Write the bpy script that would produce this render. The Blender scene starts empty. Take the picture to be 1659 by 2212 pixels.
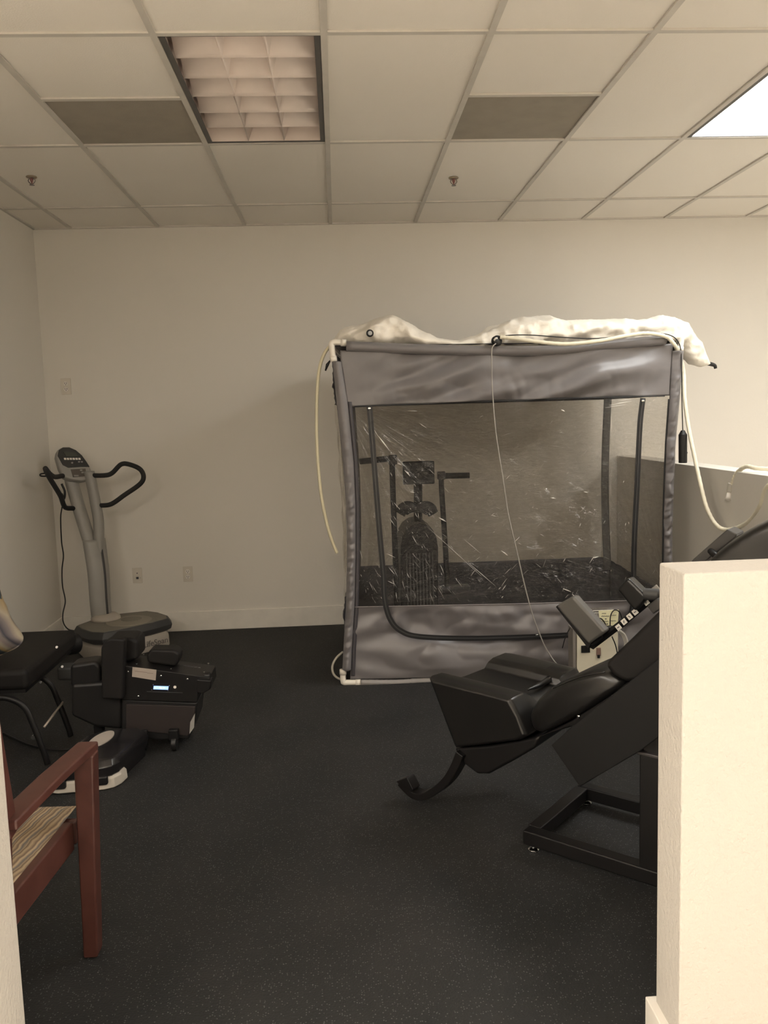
import bpy, bmesh, math, random
from mathutils import Vector, Matrix, noise
random.seed(7)
S = bpy.context.scene
COL = S.collection
# ------------------------------------------------------------------ camera
F = 1817.0; YAW, PIT, ROL = .0520, -.1130, -.0295; EYE = 1.547; D = 6.227; CEIL = 2.928
cy, sy = math.cos(YAW), math.sin(YAW)
FW = Vector((sy*math.cos(PIT), cy*math.cos(PIT), math.sin(PIT)))
_r0 = Vector((cy, -sy, 0)); _u0 = _r0.cross(FW)
RT = _r0*math.cos(ROL)+_u0*math.sin(ROL); UP = -_r0*math.sin(ROL)+_u0*math.cos(ROL)
CAMP = Vector((0, 0, EYE))
cam = bpy.data.cameras.new('camera'); camo = bpy.data.objects.new('camera', cam); COL.objects.link(camo)
cam.sensor_width = 36; cam.lens = F/2212*36; cam.clip_start = .05; cam.clip_end = 60
M = Matrix((RT, UP, -FW)).transposed().to_4x4(); M.translation = CAMP; camo.matrix_world = M
S.camera = camo
# ------------------------------------------------------------------ world, exposure, lights
LAMP = 10.5          # radiance of the lit ceiling panel and the added one beyond the partition
NEAR = 18.0           # radiance of the unseen panels added in the front room
S.view_settings.view_transform = 'Standard'; S.view_settings.look = 'None'
S.view_settings.exposure = 0.76; S.view_settings.gamma = 1; S.view_settings.use_curve_mapping = False
w = bpy.data.worlds.new('world'); S.world = w; w.use_nodes = True
w.node_tree.nodes['Background'].inputs[0].default_value = (.9, .95, 1, 1)
w.node_tree.nodes['Background'].inputs[1].default_value = .02
S.cycles.max_bounces = 8; S.cycles.diffuse_bounces = 5; S.cycles.glossy_bounces = 3
S.cycles.transmission_bounces = 4; S.cycles.transparent_max_bounces = 16
S.cycles.sample_clamp_indirect = 6; S.cycles.sample_clamp_direct = 30
S.cycles.caustics_reflective = False; S.cycles.caustics_refractive = False

def at(px, py, y=None, x=None, z=None, pl=None):
    d = FW + RT*((px-829.5)/F) - UP*((py-1106)/F)
    if y is not None: t = y/d.y
    elif x is not None: t = x/d.x
    elif z is not None: t = (z-EYE)/d.z
    else: t = (Vector(pl[0])-CAMP).dot(Vector(pl[1]))/d.dot(Vector(pl[1]))
    return CAMP + d*t

# ------------------------------------------------------------------ materials
MATS = {}
def mat(name, col, rough=.6, metal=0, emit=None, es=0, spec=.5, bump=None, var=None, coat=0, sheen=0):
    """bump = (scale, strength, distance[, detail]); var = (scale, other colour, amount)"""
    if name in MATS: return MATS[name]
    m = bpy.data.materials.new(name); m.use_nodes = True; nt = m.node_tree; b = nt.nodes['Principled BSDF']
    b.inputs['Base Color'].default_value = (*col, 1); b.inputs['Roughness'].default_value = rough
    b.inputs['Metallic'].default_value = metal; b.inputs['Specular IOR Level'].default_value = spec
    if coat: b.inputs['Coat Weight'].default_value = coat; b.inputs['Coat Roughness'].default_value = .25
    if sheen: b.inputs['Sheen Weight'].default_value = sheen
    if emit: b.inputs['Emission Color'].default_value = (*emit, 1); b.inputs['Emission Strength'].default_value = es
    tc = nt.nodes.new('ShaderNodeTexCoord')
    n2 = nt.nodes.new('ShaderNodeTexNoise'); nt.links.new(tc.outputs['Object'], n2.inputs['Vector'])
    mx = nt.nodes.new('ShaderNodeMix'); mx.data_type = 'RGBA'
    if var is None: var = (9, tuple(c*.86 for c in col), .5)
    n2.inputs['Scale'].default_value = var[0]; n2.inputs['Detail'].default_value = 3
    mr = nt.nodes.new('ShaderNodeMapRange'); mr.inputs[1].default_value = .4; mr.inputs[2].default_value = .7
    mr.inputs[4].default_value = var[2]
    nt.links.new(n2.outputs['Fac'], mr.inputs[0]); nt.links.new(mr.outputs[0], mx.inputs[0])
    mx.inputs[6].default_value = (*col, 1); mx.inputs[7].default_value = (*var[1], 1)
    nt.links.new(mx.outputs[2], b.inputs['Base Color'])
    if bump:
        n = nt.nodes.new('ShaderNodeTexNoise'); n.inputs['Scale'].default_value = bump[0]
        n.inputs['Detail'].default_value = bump[3] if len(bump) > 3 else 3
        nt.links.new(tc.outputs['Object'], n.inputs['Vector'])
        bp = nt.nodes.new('ShaderNodeBump'); bp.inputs['Strength'].default_value = bump[1]; bp.inputs['Distance'].default_value = bump[2]
        nt.links.new(n.outputs['Fac'], bp.inputs['Height']); nt.links.new(bp.outputs[0], b.inputs['Normal'])
    MATS[name] = m; return m

WALL = (.74, .705, .645)
paint = mat('wall_paint', WALL, .75, spec=.25, var=(1.2, tuple(c*.97 for c in WALL), .5), bump=(60, .12, .004))
paint_tex = mat('orange_peel_paint', (.56, .53, .485), .7, spec=.25, var=(1.2, (.54, .51, .465), .5), bump=(95, .9, .004, 4))
trimp = mat('trim_paint', (.80, .765, .70), .5, spec=.3)
tilem = mat('ceiling_tile', var=(1.5, (.84, .79, .715), .5), col=(.86, .815, .745), rough=.9, spec=.1, bump=(160, .25, .003, 5))
tbar = mat('ceiling_bar', (.62, .585, .53), .6, spec=.3)
tiledark = mat('return_grille_grey', (.36, .325, .275), .9, spec=.1, bump=(220, .4, .003, 5))
blackp = mat('black_plastic', (.010, .0095, .0095), .45, spec=.4)
blackm = mat('black_powder_coat', (.0065, .006, .0062), .45, spec=.35, bump=(300, .1, .001))
blackv = mat('black_vinyl', (.0075, .0072, .007), .33, spec=.5, bump=(260, .12, .001), coat=.12)
blackv2 = mat('charcoal_vinyl', (.05, .047, .044), .45, spec=.5, bump=(200, .12, .001))
brownv = mat('worn_black_vinyl', (.0095, .0085, .0082), .6, spec=.25, bump=(150, .15, .001))
fabric = mat('grey_tent_fabric', (.175, .163, .165), .36, spec=.45, bump=(420, .08, .001), sheen=.1)
fabricd = mat('dark_shaded_fabric', (.06, .056, .062), .5, spec=.4, bump=(420, .08, .001))  # darker tent fabric; the inner panels' shade is put into this colour
hemf = mat('pale_hem_fabric', (.26, .24, .23), .55, bump=(60, .3, .004))
silv = mat('silver_grey_plastic', (.30, .29, .27), .42, spec=.5)
greytop = mat('grey_grip_rubber', (.20, .185, .155), .8, bump=(300, .3, .001))
darkgrey = mat('dark_grey_plastic', (.045, .045, .045), .55)
baseplas = mat('light_grey_plastic', (.42, .38, .33), .5)
pvc = mat('white_pvc', (.82, .77, .68), .35)
cream = mat('cream_hose', (.78, .73, .58), .45)
sheet = mat('white_nonwoven', (.86, .81, .72), .75, spec=.2, bump=(30, .35, .01, 4))
wood = mat('cherry_wood', (.085, .031, .024), .40, spec=.55, bump=(40, .05, .002), var=(14, (.055, .017, .013), .8))
chrome = mat('chrome', (.75, .75, .75), .18, metal=1)
creamp = mat('cream_enamel', (.72, .68, .55), .4)
whitep = mat('white_plastic', (.80, .76, .70), .4)
notep = mat('note_paper', (.85, .82, .55), .8)
ink = mat('ink', (.05, .05, .06), .7)

def nodes_mat(name):
    m = bpy.data.materials.new(name); m.use_nodes = True; nt = m.node_tree
    return m, nt, nt.nodes, nt.links, nt.nodes['Principled BSDF']

def floor_mat():
    m, nt, N, L, b = nodes_mat('black_rubber_floor')
    tc = N.new('ShaderNodeTexCoord')
    v = N.new('ShaderNodeTexVoronoi'); v.inputs['Scale'].default_value = 150; L.new(tc.outputs['Object'], v.inputs['Vector'])
    sx = N.new('ShaderNodeSeparateColor'); L.new(v.outputs['Color'], sx.inputs[0])
    gt = N.new('ShaderNodeMath'); gt.operation = 'GREATER_THAN'; gt.inputs[1].default_value = .68; L.new(sx.outputs[0], gt.inputs[0])
    lt = N.new('ShaderNodeMath'); lt.operation = 'LESS_THAN'; lt.inputs[1].default_value = .30; L.new(v.outputs['Distance'], lt.inputs[0])
    mu = N.new('ShaderNodeMath'); mu.operation = 'MULTIPLY'; L.new(gt.outputs[0], mu.inputs[0]); L.new(lt.outputs[0], mu.inputs[1])
    nz = N.new('ShaderNodeTexNoise'); nz.inputs['Scale'].default_value = 2.2; nz.inputs['Detail'].default_value = 5; L.new(tc.outputs['Object'], nz.inputs['Vector'])
    cr = N.new('ShaderNodeValToRGB'); cr.color_ramp.elements[0].position = .35; cr.color_ramp.elements[0].color = (.014, .0148, .0150, 1)
    cr.color_ramp.elements[1].position = .75; cr.color_ramp.elements[1].color = (.026, .0256, .0250, 1); L.new(nz.outputs['Fac'], cr.inputs[0])
    mx = N.new('ShaderNodeMix'); mx.data_type = 'RGBA'; L.new(mu.outputs[0], mx.inputs[0]); L.new(cr.outputs[0], mx.inputs[6]); mx.inputs[7].default_value = (.085, .085, .085, 1)
    L.new(mx.outputs[2], b.inputs['Base Color']); b.inputs['Roughness'].default_value = .66; b.inputs['Specular IOR Level'].default_value = .32
    n3 = N.new('ShaderNodeTexNoise'); n3.inputs['Scale'].default_value = 140; L.new(tc.outputs['Object'], n3.inputs['Vector'])
    bp = N.new('ShaderNodeBump'); bp.inputs['Strength'].default_value = .5; bp.inputs['Distance'].default_value = .004; L.new(n3.outputs['Fac'], bp.inputs['Height'])
    L.new(bp.outputs[0], b.inputs['Normal']); return m
rubber = floor_mat()

def plastic_film(name, haze=.16, refl=.20, tint=(.80, .79, .77), bs=1.0, ang=35):
    m = bpy.data.materials.new(name); m.use_nodes = True; nt = m.node_tree; N = nt.nodes; L = nt.links; N.remove(N['Principled BSDF'])
    out = N['Material Output']; tc = N.new('ShaderNodeTexCoord')
    def noise_n(rot, sc, scale, det=3):
        mp = N.new('ShaderNodeMapping'); mp.inputs['Rotation'].default_value = (0, math.radians(rot), 0); mp.inputs['Scale'].default_value = sc
        L.new(tc.outputs['Object'], mp.inputs[0]); n = N.new('ShaderNodeTexNoise'); n.inputs['Scale'].default_value = scale
        n.inputs['Detail'].default_value = det; n.inputs['Distortion'].default_value = .6; L.new(mp.outputs[0], n.inputs[0]); return n
    a = noise_n(ang, (1, 1, 5), 9, 5); c = noise_n(-ang-10, (1.2, 1, 4), 20, 3); e = noise_n(ang-15, (1, 1, 3.5), 32, 2)
    def rid(n, k):
        s = N.new('ShaderNodeMath'); s.operation = 'SUBTRACT'; L.new(n.outputs['Fac'], s.inputs[0]); s.inputs[1].default_value = .5
        ab = N.new('ShaderNodeMath'); ab.operation = 'ABSOLUTE'; L.new(s.outputs[0], ab.inputs[0])
        mr = N.new('ShaderNodeMapRange'); L.new(ab.outputs[0], mr.inputs[0]); mr.inputs[2].default_value = .12; mr.inputs[3].default_value = k; mr.inputs[4].default_value = 0; return mr
    r1 = rid(a, .7); r2 = rid(c, .5); r3 = rid(e, .55)
    sp_ = N.new('ShaderNodeSeparateXYZ'); L.new(tc.outputs['Object'], sp_.inputs[0])
    def M_(op, *i):
        n = N.new('ShaderNodeMath'); n.operation = op
        for k, q in enumerate(i):
            if isinstance(q, (int, float)): n.inputs[k].default_value = q
            else: L.new(q, n.inputs[k])
        return n.outputs[0]
    tot = None
    for cx, cz in ((-.95, 1.64), (-.95, .44), (.93, .44)):
        dx = M_('SUBTRACT', sp_.outputs[0], cx); dz = M_('SUBTRACT', sp_.outputs[2], cz); an = M_('ARCTAN2', dz, dx)
        r_ = M_('SQRT', M_('ADD', M_('MULTIPLY', dx, dx), M_('MULTIPLY', dz, dz)))
        cb = N.new('ShaderNodeCombineXYZ'); L.new(M_('MULTIPLY', an, 22.0), cb.inputs[0]); L.new(M_('MULTIPLY', r_, 1.6), cb.inputs[1]); cb.inputs[2].default_value = cx*3+cz
        n = N.new('ShaderNodeTexNoise'); n.inputs['Scale'].default_value = 1.0; n.inputs['Detail'].default_value = 4; L.new(cb.outputs[0], n.inputs[0])
        q = M_('MULTIPLY', rid(n, 2.2).outputs[0], M_('MAXIMUM', M_('SUBTRACT', 1.0, M_('MULTIPLY', r_, .95)), 0.0))
        tot = q if tot is None else M_('ADD', tot, q)
    s1 = N.new('ShaderNodeMath'); L.new(r1.outputs[0], s1.inputs[0]); L.new(r2.outputs[0], s1.inputs[1])
    s2 = N.new('ShaderNodeMath'); s1b = M_('ADD', s1.outputs[0], tot if ang < 60 else 0.0); L.new(s1b, s2.inputs[0]); L.new(r3.outputs[0], s2.inputs[1])
    bp = N.new('ShaderNodeBump'); bp.inputs['Strength'].default_value = 1.0*bs; bp.inputs['Distance'].default_value = .016; L.new(s2.outputs[0], bp.inputs['Height'])
    tr = N.new('ShaderNodeBsdfTransparent'); tr.inputs[0].default_value = (*tint, 1)
    gl = N.new('ShaderNodeBsdfGlossy'); gl.inputs['Roughness'].default_value = .04; L.new(bp.outputs[0], gl.inputs['Normal']); gl.inputs[0].default_value = (.95, .93, .9, 1)
    df = N.new('ShaderNodeBsdfDiffuse'); df.inputs[0].default_value = (.5, .46, .42, 1); L.new(bp.outputs[0], df.inputs['Normal'])
    m1 = N.new('ShaderNodeMixShader'); L.new(tr.outputs[0], m1.inputs[1]); L.new(df.outputs[0], m1.inputs[2])
    hz = N.new('ShaderNodeMapRange'); L.new(s1b, hz.inputs[0]); hz.inputs[1].default_value = .5; hz.inputs[2].default_value = 2.4; hz.inputs[3].default_value = haze*.5; hz.inputs[4].default_value = haze*4
    L.new(hz.outputs[0], m1.inputs[0])
    m2 = N.new('ShaderNodeMixShader'); L.new(m1.outputs[0], m2.inputs[1]); L.new(gl.outputs[0], m2.inputs[2]); m2.inputs[0].default_value = refl
    L.new(m2.outputs[0], out.inputs[0]); return m
film = plastic_film('clear_crinkled_film', haze=.03, refl=.11, tint=(.82, .81, .79))
film_side = plastic_film('clear_side_film', haze=.05, refl=.05, tint=(.93, .92, .90), bs=.6, ang=70)

def stripe_mat(name, stops, scale, rot, dist=1.5, dscale=1.5):
    m, nt, N, L, b = nodes_mat(name)
    tc = N.new('ShaderNodeTexCoord'); mp = N.new('ShaderNodeMapping'); mp.inputs['Rotation'].default_value = rot
    L.new(tc.outputs['Object'], mp.inputs[0]); wv = N.new('ShaderNodeTexWave'); wv.wave_profile = 'SAW'
    wv.inputs['Scale'].default_value = scale; wv.inputs['Distortion'].default_value = dist; wv.inputs['Detail Scale'].default_value = dscale
    L.new(mp.outputs[0], wv.inputs[0]); cr = N.new('ShaderNodeValToRGB'); cr.color_ramp.interpolation = 'LINEAR'
    e = cr.color_ramp.elements
    while len(e) < len(stops): e.new(.5)
    for k, (p, c) in enumerate(stops): e[k].position = p; e[k].color = (*c, 1)
    L.new(wv.outputs['Fac'], cr.inputs[0]); L.new(cr.outputs[0], b.inputs['Base Color']); b.inputs['Roughness'].default_value = .85
    n = N.new('ShaderNodeTexNoise'); n.inputs['Scale'].default_value = 250; L.new(tc.outputs['Object'], n.inputs[0])
    bp = N.new('ShaderNodeBump'); bp.inputs['Strength'].default_value = .4; bp.inputs['Distance'].default_value = .002; L.new(n.outputs['Fac'], bp.inputs['Height']); L.new(bp.outputs[0], b.inputs['Normal'])
    return m
seatfab = stripe_mat('striped_seat_fabric', [(0, (.10, .065, .045)), (.2, (.42, .32, .20)), (.45, (.16, .11, .08)), (.6, (.50, .38, .24)), (.8, (.13, .12, .12)), (1, (.36, .27, .17))], 11, (0, 0, math.radians(8)), 2.2, 1.2)
pillowfab = stripe_mat('striped_pillow_fabric', [(0, (.045, .06, .065)), (.16, (.06, .075, .08)), (.24, (.40, .29, .13)), (.38, (.42, .37, .28)), (.5, (.24, .20, .19)), (.6, (.22, .19, .18)), (.68, (.05, .05, .065)), (.8, (.20, .17, .17)), (.88, (.42, .36, .27)), (1, (.36, .26, .13))], 2.3, (0, math.radians(28), 0), .8, 1)
def emis(name, col, s):
    m = bpy.data.materials.new(name); m.use_nodes = True; b = m.node_tree.nodes['Principled BSDF']
    b.inputs['Base Color'].default_value = (.8, .8, .8, 1); b.inputs['Emission Color'].default_value = (*col, 1); b.inputs['Emission Strength'].default_value = s; return m
lit = emis('lit_panel', (1, 1, .97), LAMP); litn = emis('added_panel_front_room', (1, .92, .82), NEAR); litn2 = emis('added_panel_above', (1, .88, .74), NEAR*.5); litn4 = emis('added_panel_far_left', (1, .92, .82), NEAR*1.6); litn3 = emis('added_panel_behind', (1, .92, .82), NEAR*.45)  # all but the first serve unseen lights added to brighten the room
lcdm = emis('lcd_blue', (.05, .30, 1), .9); lcdw = emis('lcd_white', (.4, .75, 1), .8)

# ------------------------------------------------------------------ geometry helpers
def root_loc(p):
    v = Vector((0, 0, 0))
    while p is not None: v += p.location; p = p.parent
    return v
def mesh(name, verts, faces, m, parent=None, smooth=False, bevel=0, seg=2, label=None, sub=0, uv=None, solid=0):
    verts = [Vector(v) for v in verts]
    if parent is not None: off = root_loc(parent)
    else:
        xs = [v.x for v in verts]; ys = [v.y for v in verts]
        off = Vector(((min(xs)+max(xs))/2, (min(ys)+max(ys))/2, min(v.z for v in verts)))
    me = bpy.data.meshes.new(name); me.from_pydata([v-off for v in verts], [], faces)
    bm = bmesh.new(); bm.from_mesh(me); bmesh.ops.recalc_face_normals(bm, faces=bm.faces); bm.to_mesh(me); bm.free()
    me.materials.append(m)
    o = bpy.data.objects.new(name, me); COL.objects.link(o)
    if parent is not None: o.parent = parent
    else: o.location = off
    if smooth or bevel or sub:
        for p in me.polygons: p.use_smooth = True
    if solid:
        s = o.modifiers.new('solid', 'SOLIDIFY'); s.thickness = solid; s.offset = 0
    if bevel:
        b = o.modifiers.new('bevel', 'BEVEL'); b.width = bevel; b.segments = seg; b.limit_method = 'ANGLE'; b.angle_limit = math.radians(28); b.harden_normals = True
    if sub:
        s = o.modifiers.new('sub', 'SUBSURF'); s.levels = sub; s.render_levels = sub
    if label: o['label'] = label
    return o
def tag(o, label, cat, group=None):
    o['label'] = label; o['category'] = cat
    if group: o['group'] = group
    return o
def thing(name, loc, label, cat, group=None):
    o = bpy.data.objects.new(name, None); o.empty_display_size = .1; o.location = loc; COL.objects.link(o)
    return tag(o, label, cat, group)
def struct(o): o['kind'] = 'structure'; return o
class Geo:
    def __init__(s): s.v = []; s.f = []
    def add(s, v, f):
        n = len(s.v); s.v += [Vector(q) for q in v]; s.f += [[i+n for i in q] for q in f]; return s
    def box(s, c, size, ax=None):
        ax = ax or (Vector((1, 0, 0)), Vector((0, 1, 0)), Vector((0, 0, 1))); c = Vector(c)
        v = [c+ax[0]*(i*size[0]/2)+ax[1]*(j*size[1]/2)+ax[2]*(k*size[2]/2) for i in (-1, 1) for j in (-1, 1) for k in (-1, 1)]
        return s.add(v, [(0, 1, 3, 2), (4, 6, 7, 5), (0, 4, 5, 1), (2, 3, 7, 6), (0, 2, 6, 4), (1, 5, 7, 3)])
    def prism(s, poly, vec):
        vec = Vector(vec); n = len(poly); p = [Vector(q) for q in poly]
        return s.add(p+[q+vec for q in p], [list(range(n)), list(range(2*n-1, n-1, -1))]+[(i, (i+1) % n, (i+1) % n+n, i+n) for i in range(n)])
    def loft(s, secs, caps=True):
        n = len(secs[0]); v = []; f = []
        for q in secs: v += q
        for k in range(len(secs)-1):
            for i in range(n): a = k*n+i; b = k*n+(i+1) % n; f.append((a, b, b+n, a+n))
        if caps: f.append(list(range(n))); f.append([len(v)-1-i for i in range(n)])
        return s.add(v, f)
    def tube(s, pts, r, seg=12, caps=True, aspect=1):
        pts = [Vector(p) for p in pts]; n = len(pts); rr = r if callable(r) else (lambda t: r)
        T = []
        for i in range(n): T.append((pts[min(i+1, n-1)]-pts[max(i-1, 0)]).normalized())
        up = Vector((0, 0, 1)) if abs(T[0].z) < .9 else Vector((1, 0, 0)); nn = (up-T[0]*up.dot(T[0])).normalized(); secs = []
        for i in range(n):
            nn = (nn-T[i]*nn.dot(T[i])).normalized(); bb = T[i].cross(nn); q = rr(i/max(1, n-1))
            secs.append([pts[i]+nn*(math.cos(a)*q)+bb*(math.sin(a)*q*aspect) for a in [2*math.pi*k/seg for k in range(seg)]])
        return s.loft(secs, caps)
    def lathe(s, c, ax, prof, seg=20):
        ax = Vector(ax).normalized(); u = ax.orthogonal().normalized(); v = ax.cross(u); c = Vector(c)
        return s.loft([[c+ax*h+u*(math.cos(a)*r)+v*(math.sin(a)*r) for a in [2*math.pi*k/seg for k in range(seg)]] for h, r in prof])
    def out(s, name, m, parent=None, **k): return mesh(name, s.v, s.f, m, parent, **k)
def spl(pts, n=8):
    p = [Vector(q) for q in pts]; p = [p[0]*2-p[1]]+p+[p[-1]*2-p[-2]]; o = []
    for i in range(1, len(p)-2):
        for k in range(n):
            t = k/n; a, b, c, d = p[i-1], p[i], p[i+1], p[i+2]
            o.append(.5*((2*b)+(c-a)*t+(2*a-5*b+4*c-d)*t*t+(3*b-a-3*c+d)*t*t*t))
    return o+[p[-2]]
def box(name, lo, hi, m, parent=None, **k):
    lo = Vector(lo); hi = Vector(hi); return Geo().box((lo+hi)/2, hi-lo).out(name, m, parent, **k)
def grid(fn, nu, nv):
    v = [fn(i/nu, j/nv) for j in range(nv+1) for i in range(nu+1)]
    f = [(j*(nu+1)+i, j*(nu+1)+i+1, (j+1)*(nu+1)+i+1, (j+1)*(nu+1)+i) for j in range(nv) for i in range(nu)]
    return v, f
def lerp(tab, t):
    if t <= tab[0][0]: return tab[0][1]
    for (a, p), (b, q) in zip(tab, tab[1:]):
        if t <= b: return p+(q-p)*((t-a)/(b-a))
    return tab[-1][1]
def text(name, s, size, m, parent, loc, right, upv, ext=.0008):
    c = bpy.data.curves.new(name, 'FONT'); c.body = s; c.size = size; c.extrude = ext; c.align_x = 'CENTER'; c.align_y = 'CENTER'
    t = bpy.data.objects.new(name+'_tmp', c); COL.objects.link(t); dg = bpy.context.evaluated_depsgraph_get()
    me = bpy.data.meshes.new_from_object(t.evaluated_get(dg)); bpy.data.objects.remove(t)
    r = Vector(right).normalized(); u = Vector(upv).normalized(); n = r.cross(u); off = root_loc(parent)
    for v in me.vertices: v.co = Vector(loc)-off+r*v.co.x+u*v.co.y+n*v.co.z
    me.materials.clear(); me.materials.append(m); o = bpy.data.objects.new(name, me); COL.objects.link(o); o.parent = parent; return o
Z = Vector((0, 0, 1))

# ------------------------------------------------------------------ room shell
XL = -2.088; XR = 4.6; YF = -2.6; XF = -5.2; G = .6096
struct(box('floor', (XL-.1, 1.77, -.1), (2.16, D+.1, 0), rubber))
bouncef = mat('pale_bounce_floor', (.86, .82, .75), .5)  # unseen floors made pale to bounce light up to the ceiling
struct(box('floor_front', (XF-.1, YF-.1, -.1), (XR+.1, 1.77, 0), bouncef))
struct(box('floor_right', (2.16, 1.77, -.1), (XR+.1, D+.1, 0), bouncef))
struct(box('wall_back', (XL-.1, D, 0), (XR+.1, D+.1, CEIL+.3), paint))
struct(box('wall_far_left', (XF-.1, YF, 0), (XF, 1.845, CEIL+.3), paint))
struct(box('wall_front_far_left', (XF, 1.72, 0), (XL-.1, 1.845, CEIL+.3), paint))
struct(box('wall_left', (XL-.1, 1.845, 0), (XL, D, CEIL+.3), paint))
struct(box('wall_far_right', (XR, YF, 0), (XR+.1, D, CEIL+.3), paint))
struct(box('wall_behind', (XF-.1, YF-.1, 0), (XR+.1, YF, CEIL+.3), paint))
struct(box('baseboard_back', (XL, D-.014, 0), (2.09, D, .145), trimp, bevel=.003))
struct(box('baseboard_left', (XL, 1.9, 0), (XL+.014, D-.014, .145), trimp, bevel=.003))
struct(box('wall_right', (2.09, 1.845, 0), (2.235, D, 1.205), paint, bevel=.004))
struct(box('wall_front', (.717, 1.707, 0), (3.4, 1.845, 1.20), paint_tex, bevel=.005, seg=3))
struct(box('baseboard_front', (.697, 1.690, 0), (3.4, 1.862, .13), trimp, bevel=.003))
struct(box('wall_front_left', (XL-.11, 1.707, 0), (-.768, 1.845, 1.20), paint_tex, bevel=.005, seg=3))
struct(box('baseboard_right', (2.076, 1.862, 0), (2.09, D-.014, .13), trimp, bevel=.003))
g = Geo().tube([(.717+.001, 1.706, .50), (.7165, 1.705, .515), (.7165, 1.706, .53)], lambda t: .002+.003*math.sin(math.pi*t), 8)
# ceiling : tiles and bars as one surface, holes where fixtures sit
Y1 = 4.434; PD = 2*G
cols = range(-10, 8); rows = range(-1, 6)
def xc(i): return .0012+i*G
def yr(j): return Y1+G*2*(1-j)            # row line j (1 = line between row 1 and the strip behind)
holes = {(-1, 1), (3, 1), (0, 4), (-1, 5), (3, 5), (6, 1), (-5, 4), (-4, 5), (6, 4)}
g = Geo()
for i in cols:
    for j in rows:
        if (i, j) in holes: continue
        x0, x1 = max(xc(i), XL if j < 3 else XF), min(xc(i+1), XR); y1, y0 = min(yr(j), D), max(yr(j+1), YF)
        if x1-x0 < .02 or y1-y0 < .02: continue
        if (i, j) in ((-2, 1), (1, 1)):
            y1 = y1-G                          # the half nearer the back wall holds a return grille
        g.box(((x0+x1)/2, (y0+y1)/2, CEIL+.012), (x1-x0, y1-y0, .014))
struct(g.out('ceiling', tilem))
g = Geo()
for i in cols:
    if XL < xc(i) < XR: g.box((xc(i), (YF+D)/2, CEIL), (.025, D-YF, .008))
    elif XF < xc(i) < XR: g.box((xc(i), (YF+1.8)/2, CEIL), (.025, 1.8-YF, .008))
for j in range(-1, 8):
    if YF < yr(j) < D: g.box(((XL+XR)/2, yr(j), CEIL+.0003), (XR-XL, .025, .008))
for i in (-2, 1): g.box((xc(i)+G/2, Y1-G, CEIL+.0002), (G, .025, .008))
g.box(((XL+XR)/2, D-.01, CEIL), (XR-XL, .02, .01)); g.box((XL+.01, (YF+D)/2, CEIL), (.02, D-YF, .01))
struct(g.out('trim_1', tbar))
struct(box('ceiling_plenum', (XF-.1, YF-.1, CEIL+.2), (XR+.1, D+.1, CEIL+.3), tiledark))
for k, i in enumerate((-2, 1)):
    gr = thing('return_air_grille', (xc(i)+G/2, Y1-G/2, CEIL), ('matt grey square return air panel in the ceiling left of the unlit light', 'matt grey square return air panel in the ceiling toward the lit light at right')[k], 'air vent')
    box('panel', (xc(i)+.012, Y1-G+.012, CEIL+.004), (xc(i+1)-.012, Y1-.012, CEIL+.012), tiledark, gr)
whitel = mat('louver_enamel', (.80, .70, .64), .32, spec=.6)
framed = mat('fixture_gap_grey', (.09, .085, .08), .5)
def troffer(i, j, label, litm=None):
    x0, x1 = xc(i)+.014, xc(i+1)-.014; y0, y1 = yr(j+1)+.014, yr(j)-.014
    t = thing('ceiling_light', ((x0+x1)/2, (y0+y1)/2, CEIL), label, 'ceiling light', 'recessed ceiling lights')
    g = Geo(); zt = CEIL+.085 if not litm else CEIL+.13
    for lo, hi in (((x0, y0, zt), (x1, y1, zt+.01)), ((x0, y0, CEIL), (x0+.006, y1, zt)), ((x1-.006, y0, CEIL), (x1, y1, zt)), ((x0, y0, CEIL), (x1, y0+.006, zt)), ((x0, y1-.006, CEIL), (x1, y1, zt))):
        lo = Vector(lo); hi = Vector(hi); g.box((lo+hi)/2, hi-lo)
    g.out('housing', whitel, t)
    g = Geo()
    for lo, hi in (((x0, y0, 0), (x0+.022, y1, 0)), ((x1-.022, y0, 0), (x1, y1, 0)), ((x0, y0, 0), (x1, y0+.008, 0)), ((x0, y1-.008, 0), (x1, y1, 0))):
        g.box(((lo[0]+hi[0])/2, (lo[1]+hi[1])/2, CEIL+.002), (hi[0]-lo[0], hi[1]-lo[1], .006))
    g.out('frame', framed, t)
    if litm:
        box('diffuser', (x0+.02, y0+.01, CEIL+.006), (x1-.02, y1-.01, CEIL+.012), litm, t); return
    X0, X1, Y0, Y1_ = x0+.024, x1-.024, y0+.012, y1-.012
    def blade(a, b, wdt):        # parabolic blade: wide at the top, thin at the lower edge
        a = Vector(a); b = Vector(b); dr = (b-a).normalized(); n = dr.cross(Z)
        prof = [(0, .0012), (.012, wdt*.16), (.028, wdt*.36), (.048, wdt*.62), (.078, wdt)]
        sec = lambda p: [p+n*(-w_)+Z*h for h, w_ in prof]+[p+n*w_+Z*h for h, w_ in reversed(prof)]
        return Geo().loft([sec(a), sec(b)])
    for k in range(1, 3):
        x = X0+(X1-X0)*k/3; blade((x, Y0, CEIL+.006), (x, Y1_, CEIL+.006), .03).out('louver_blade', whitel, t, smooth=True)
    for k in range(1, 6):
        y = Y0+(Y1_-Y0)*k/6; blade((X0, y, CEIL+.006), (X1, y, CEIL+.006), .095).out('louver_blade', whitel, t, smooth=True)
troffer(-1, 1, 'unlit recessed ceiling light with an eighteen cell parabolic louver')
troffer(3, 1, 'lit bright white recessed ceiling light panel at the right edge', lit)
troffer(0, 4, 'added unseen ceiling light of the front room straight above the viewer', litn2)  # front room fixtures from here on are unseen, added for their light
troffer(-1, 5, 'added unseen ceiling light of the front room behind the viewer at left', litn3)
troffer(3, 5, 'added unseen ceiling light of the front room behind the viewer at right', litn3)
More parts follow.
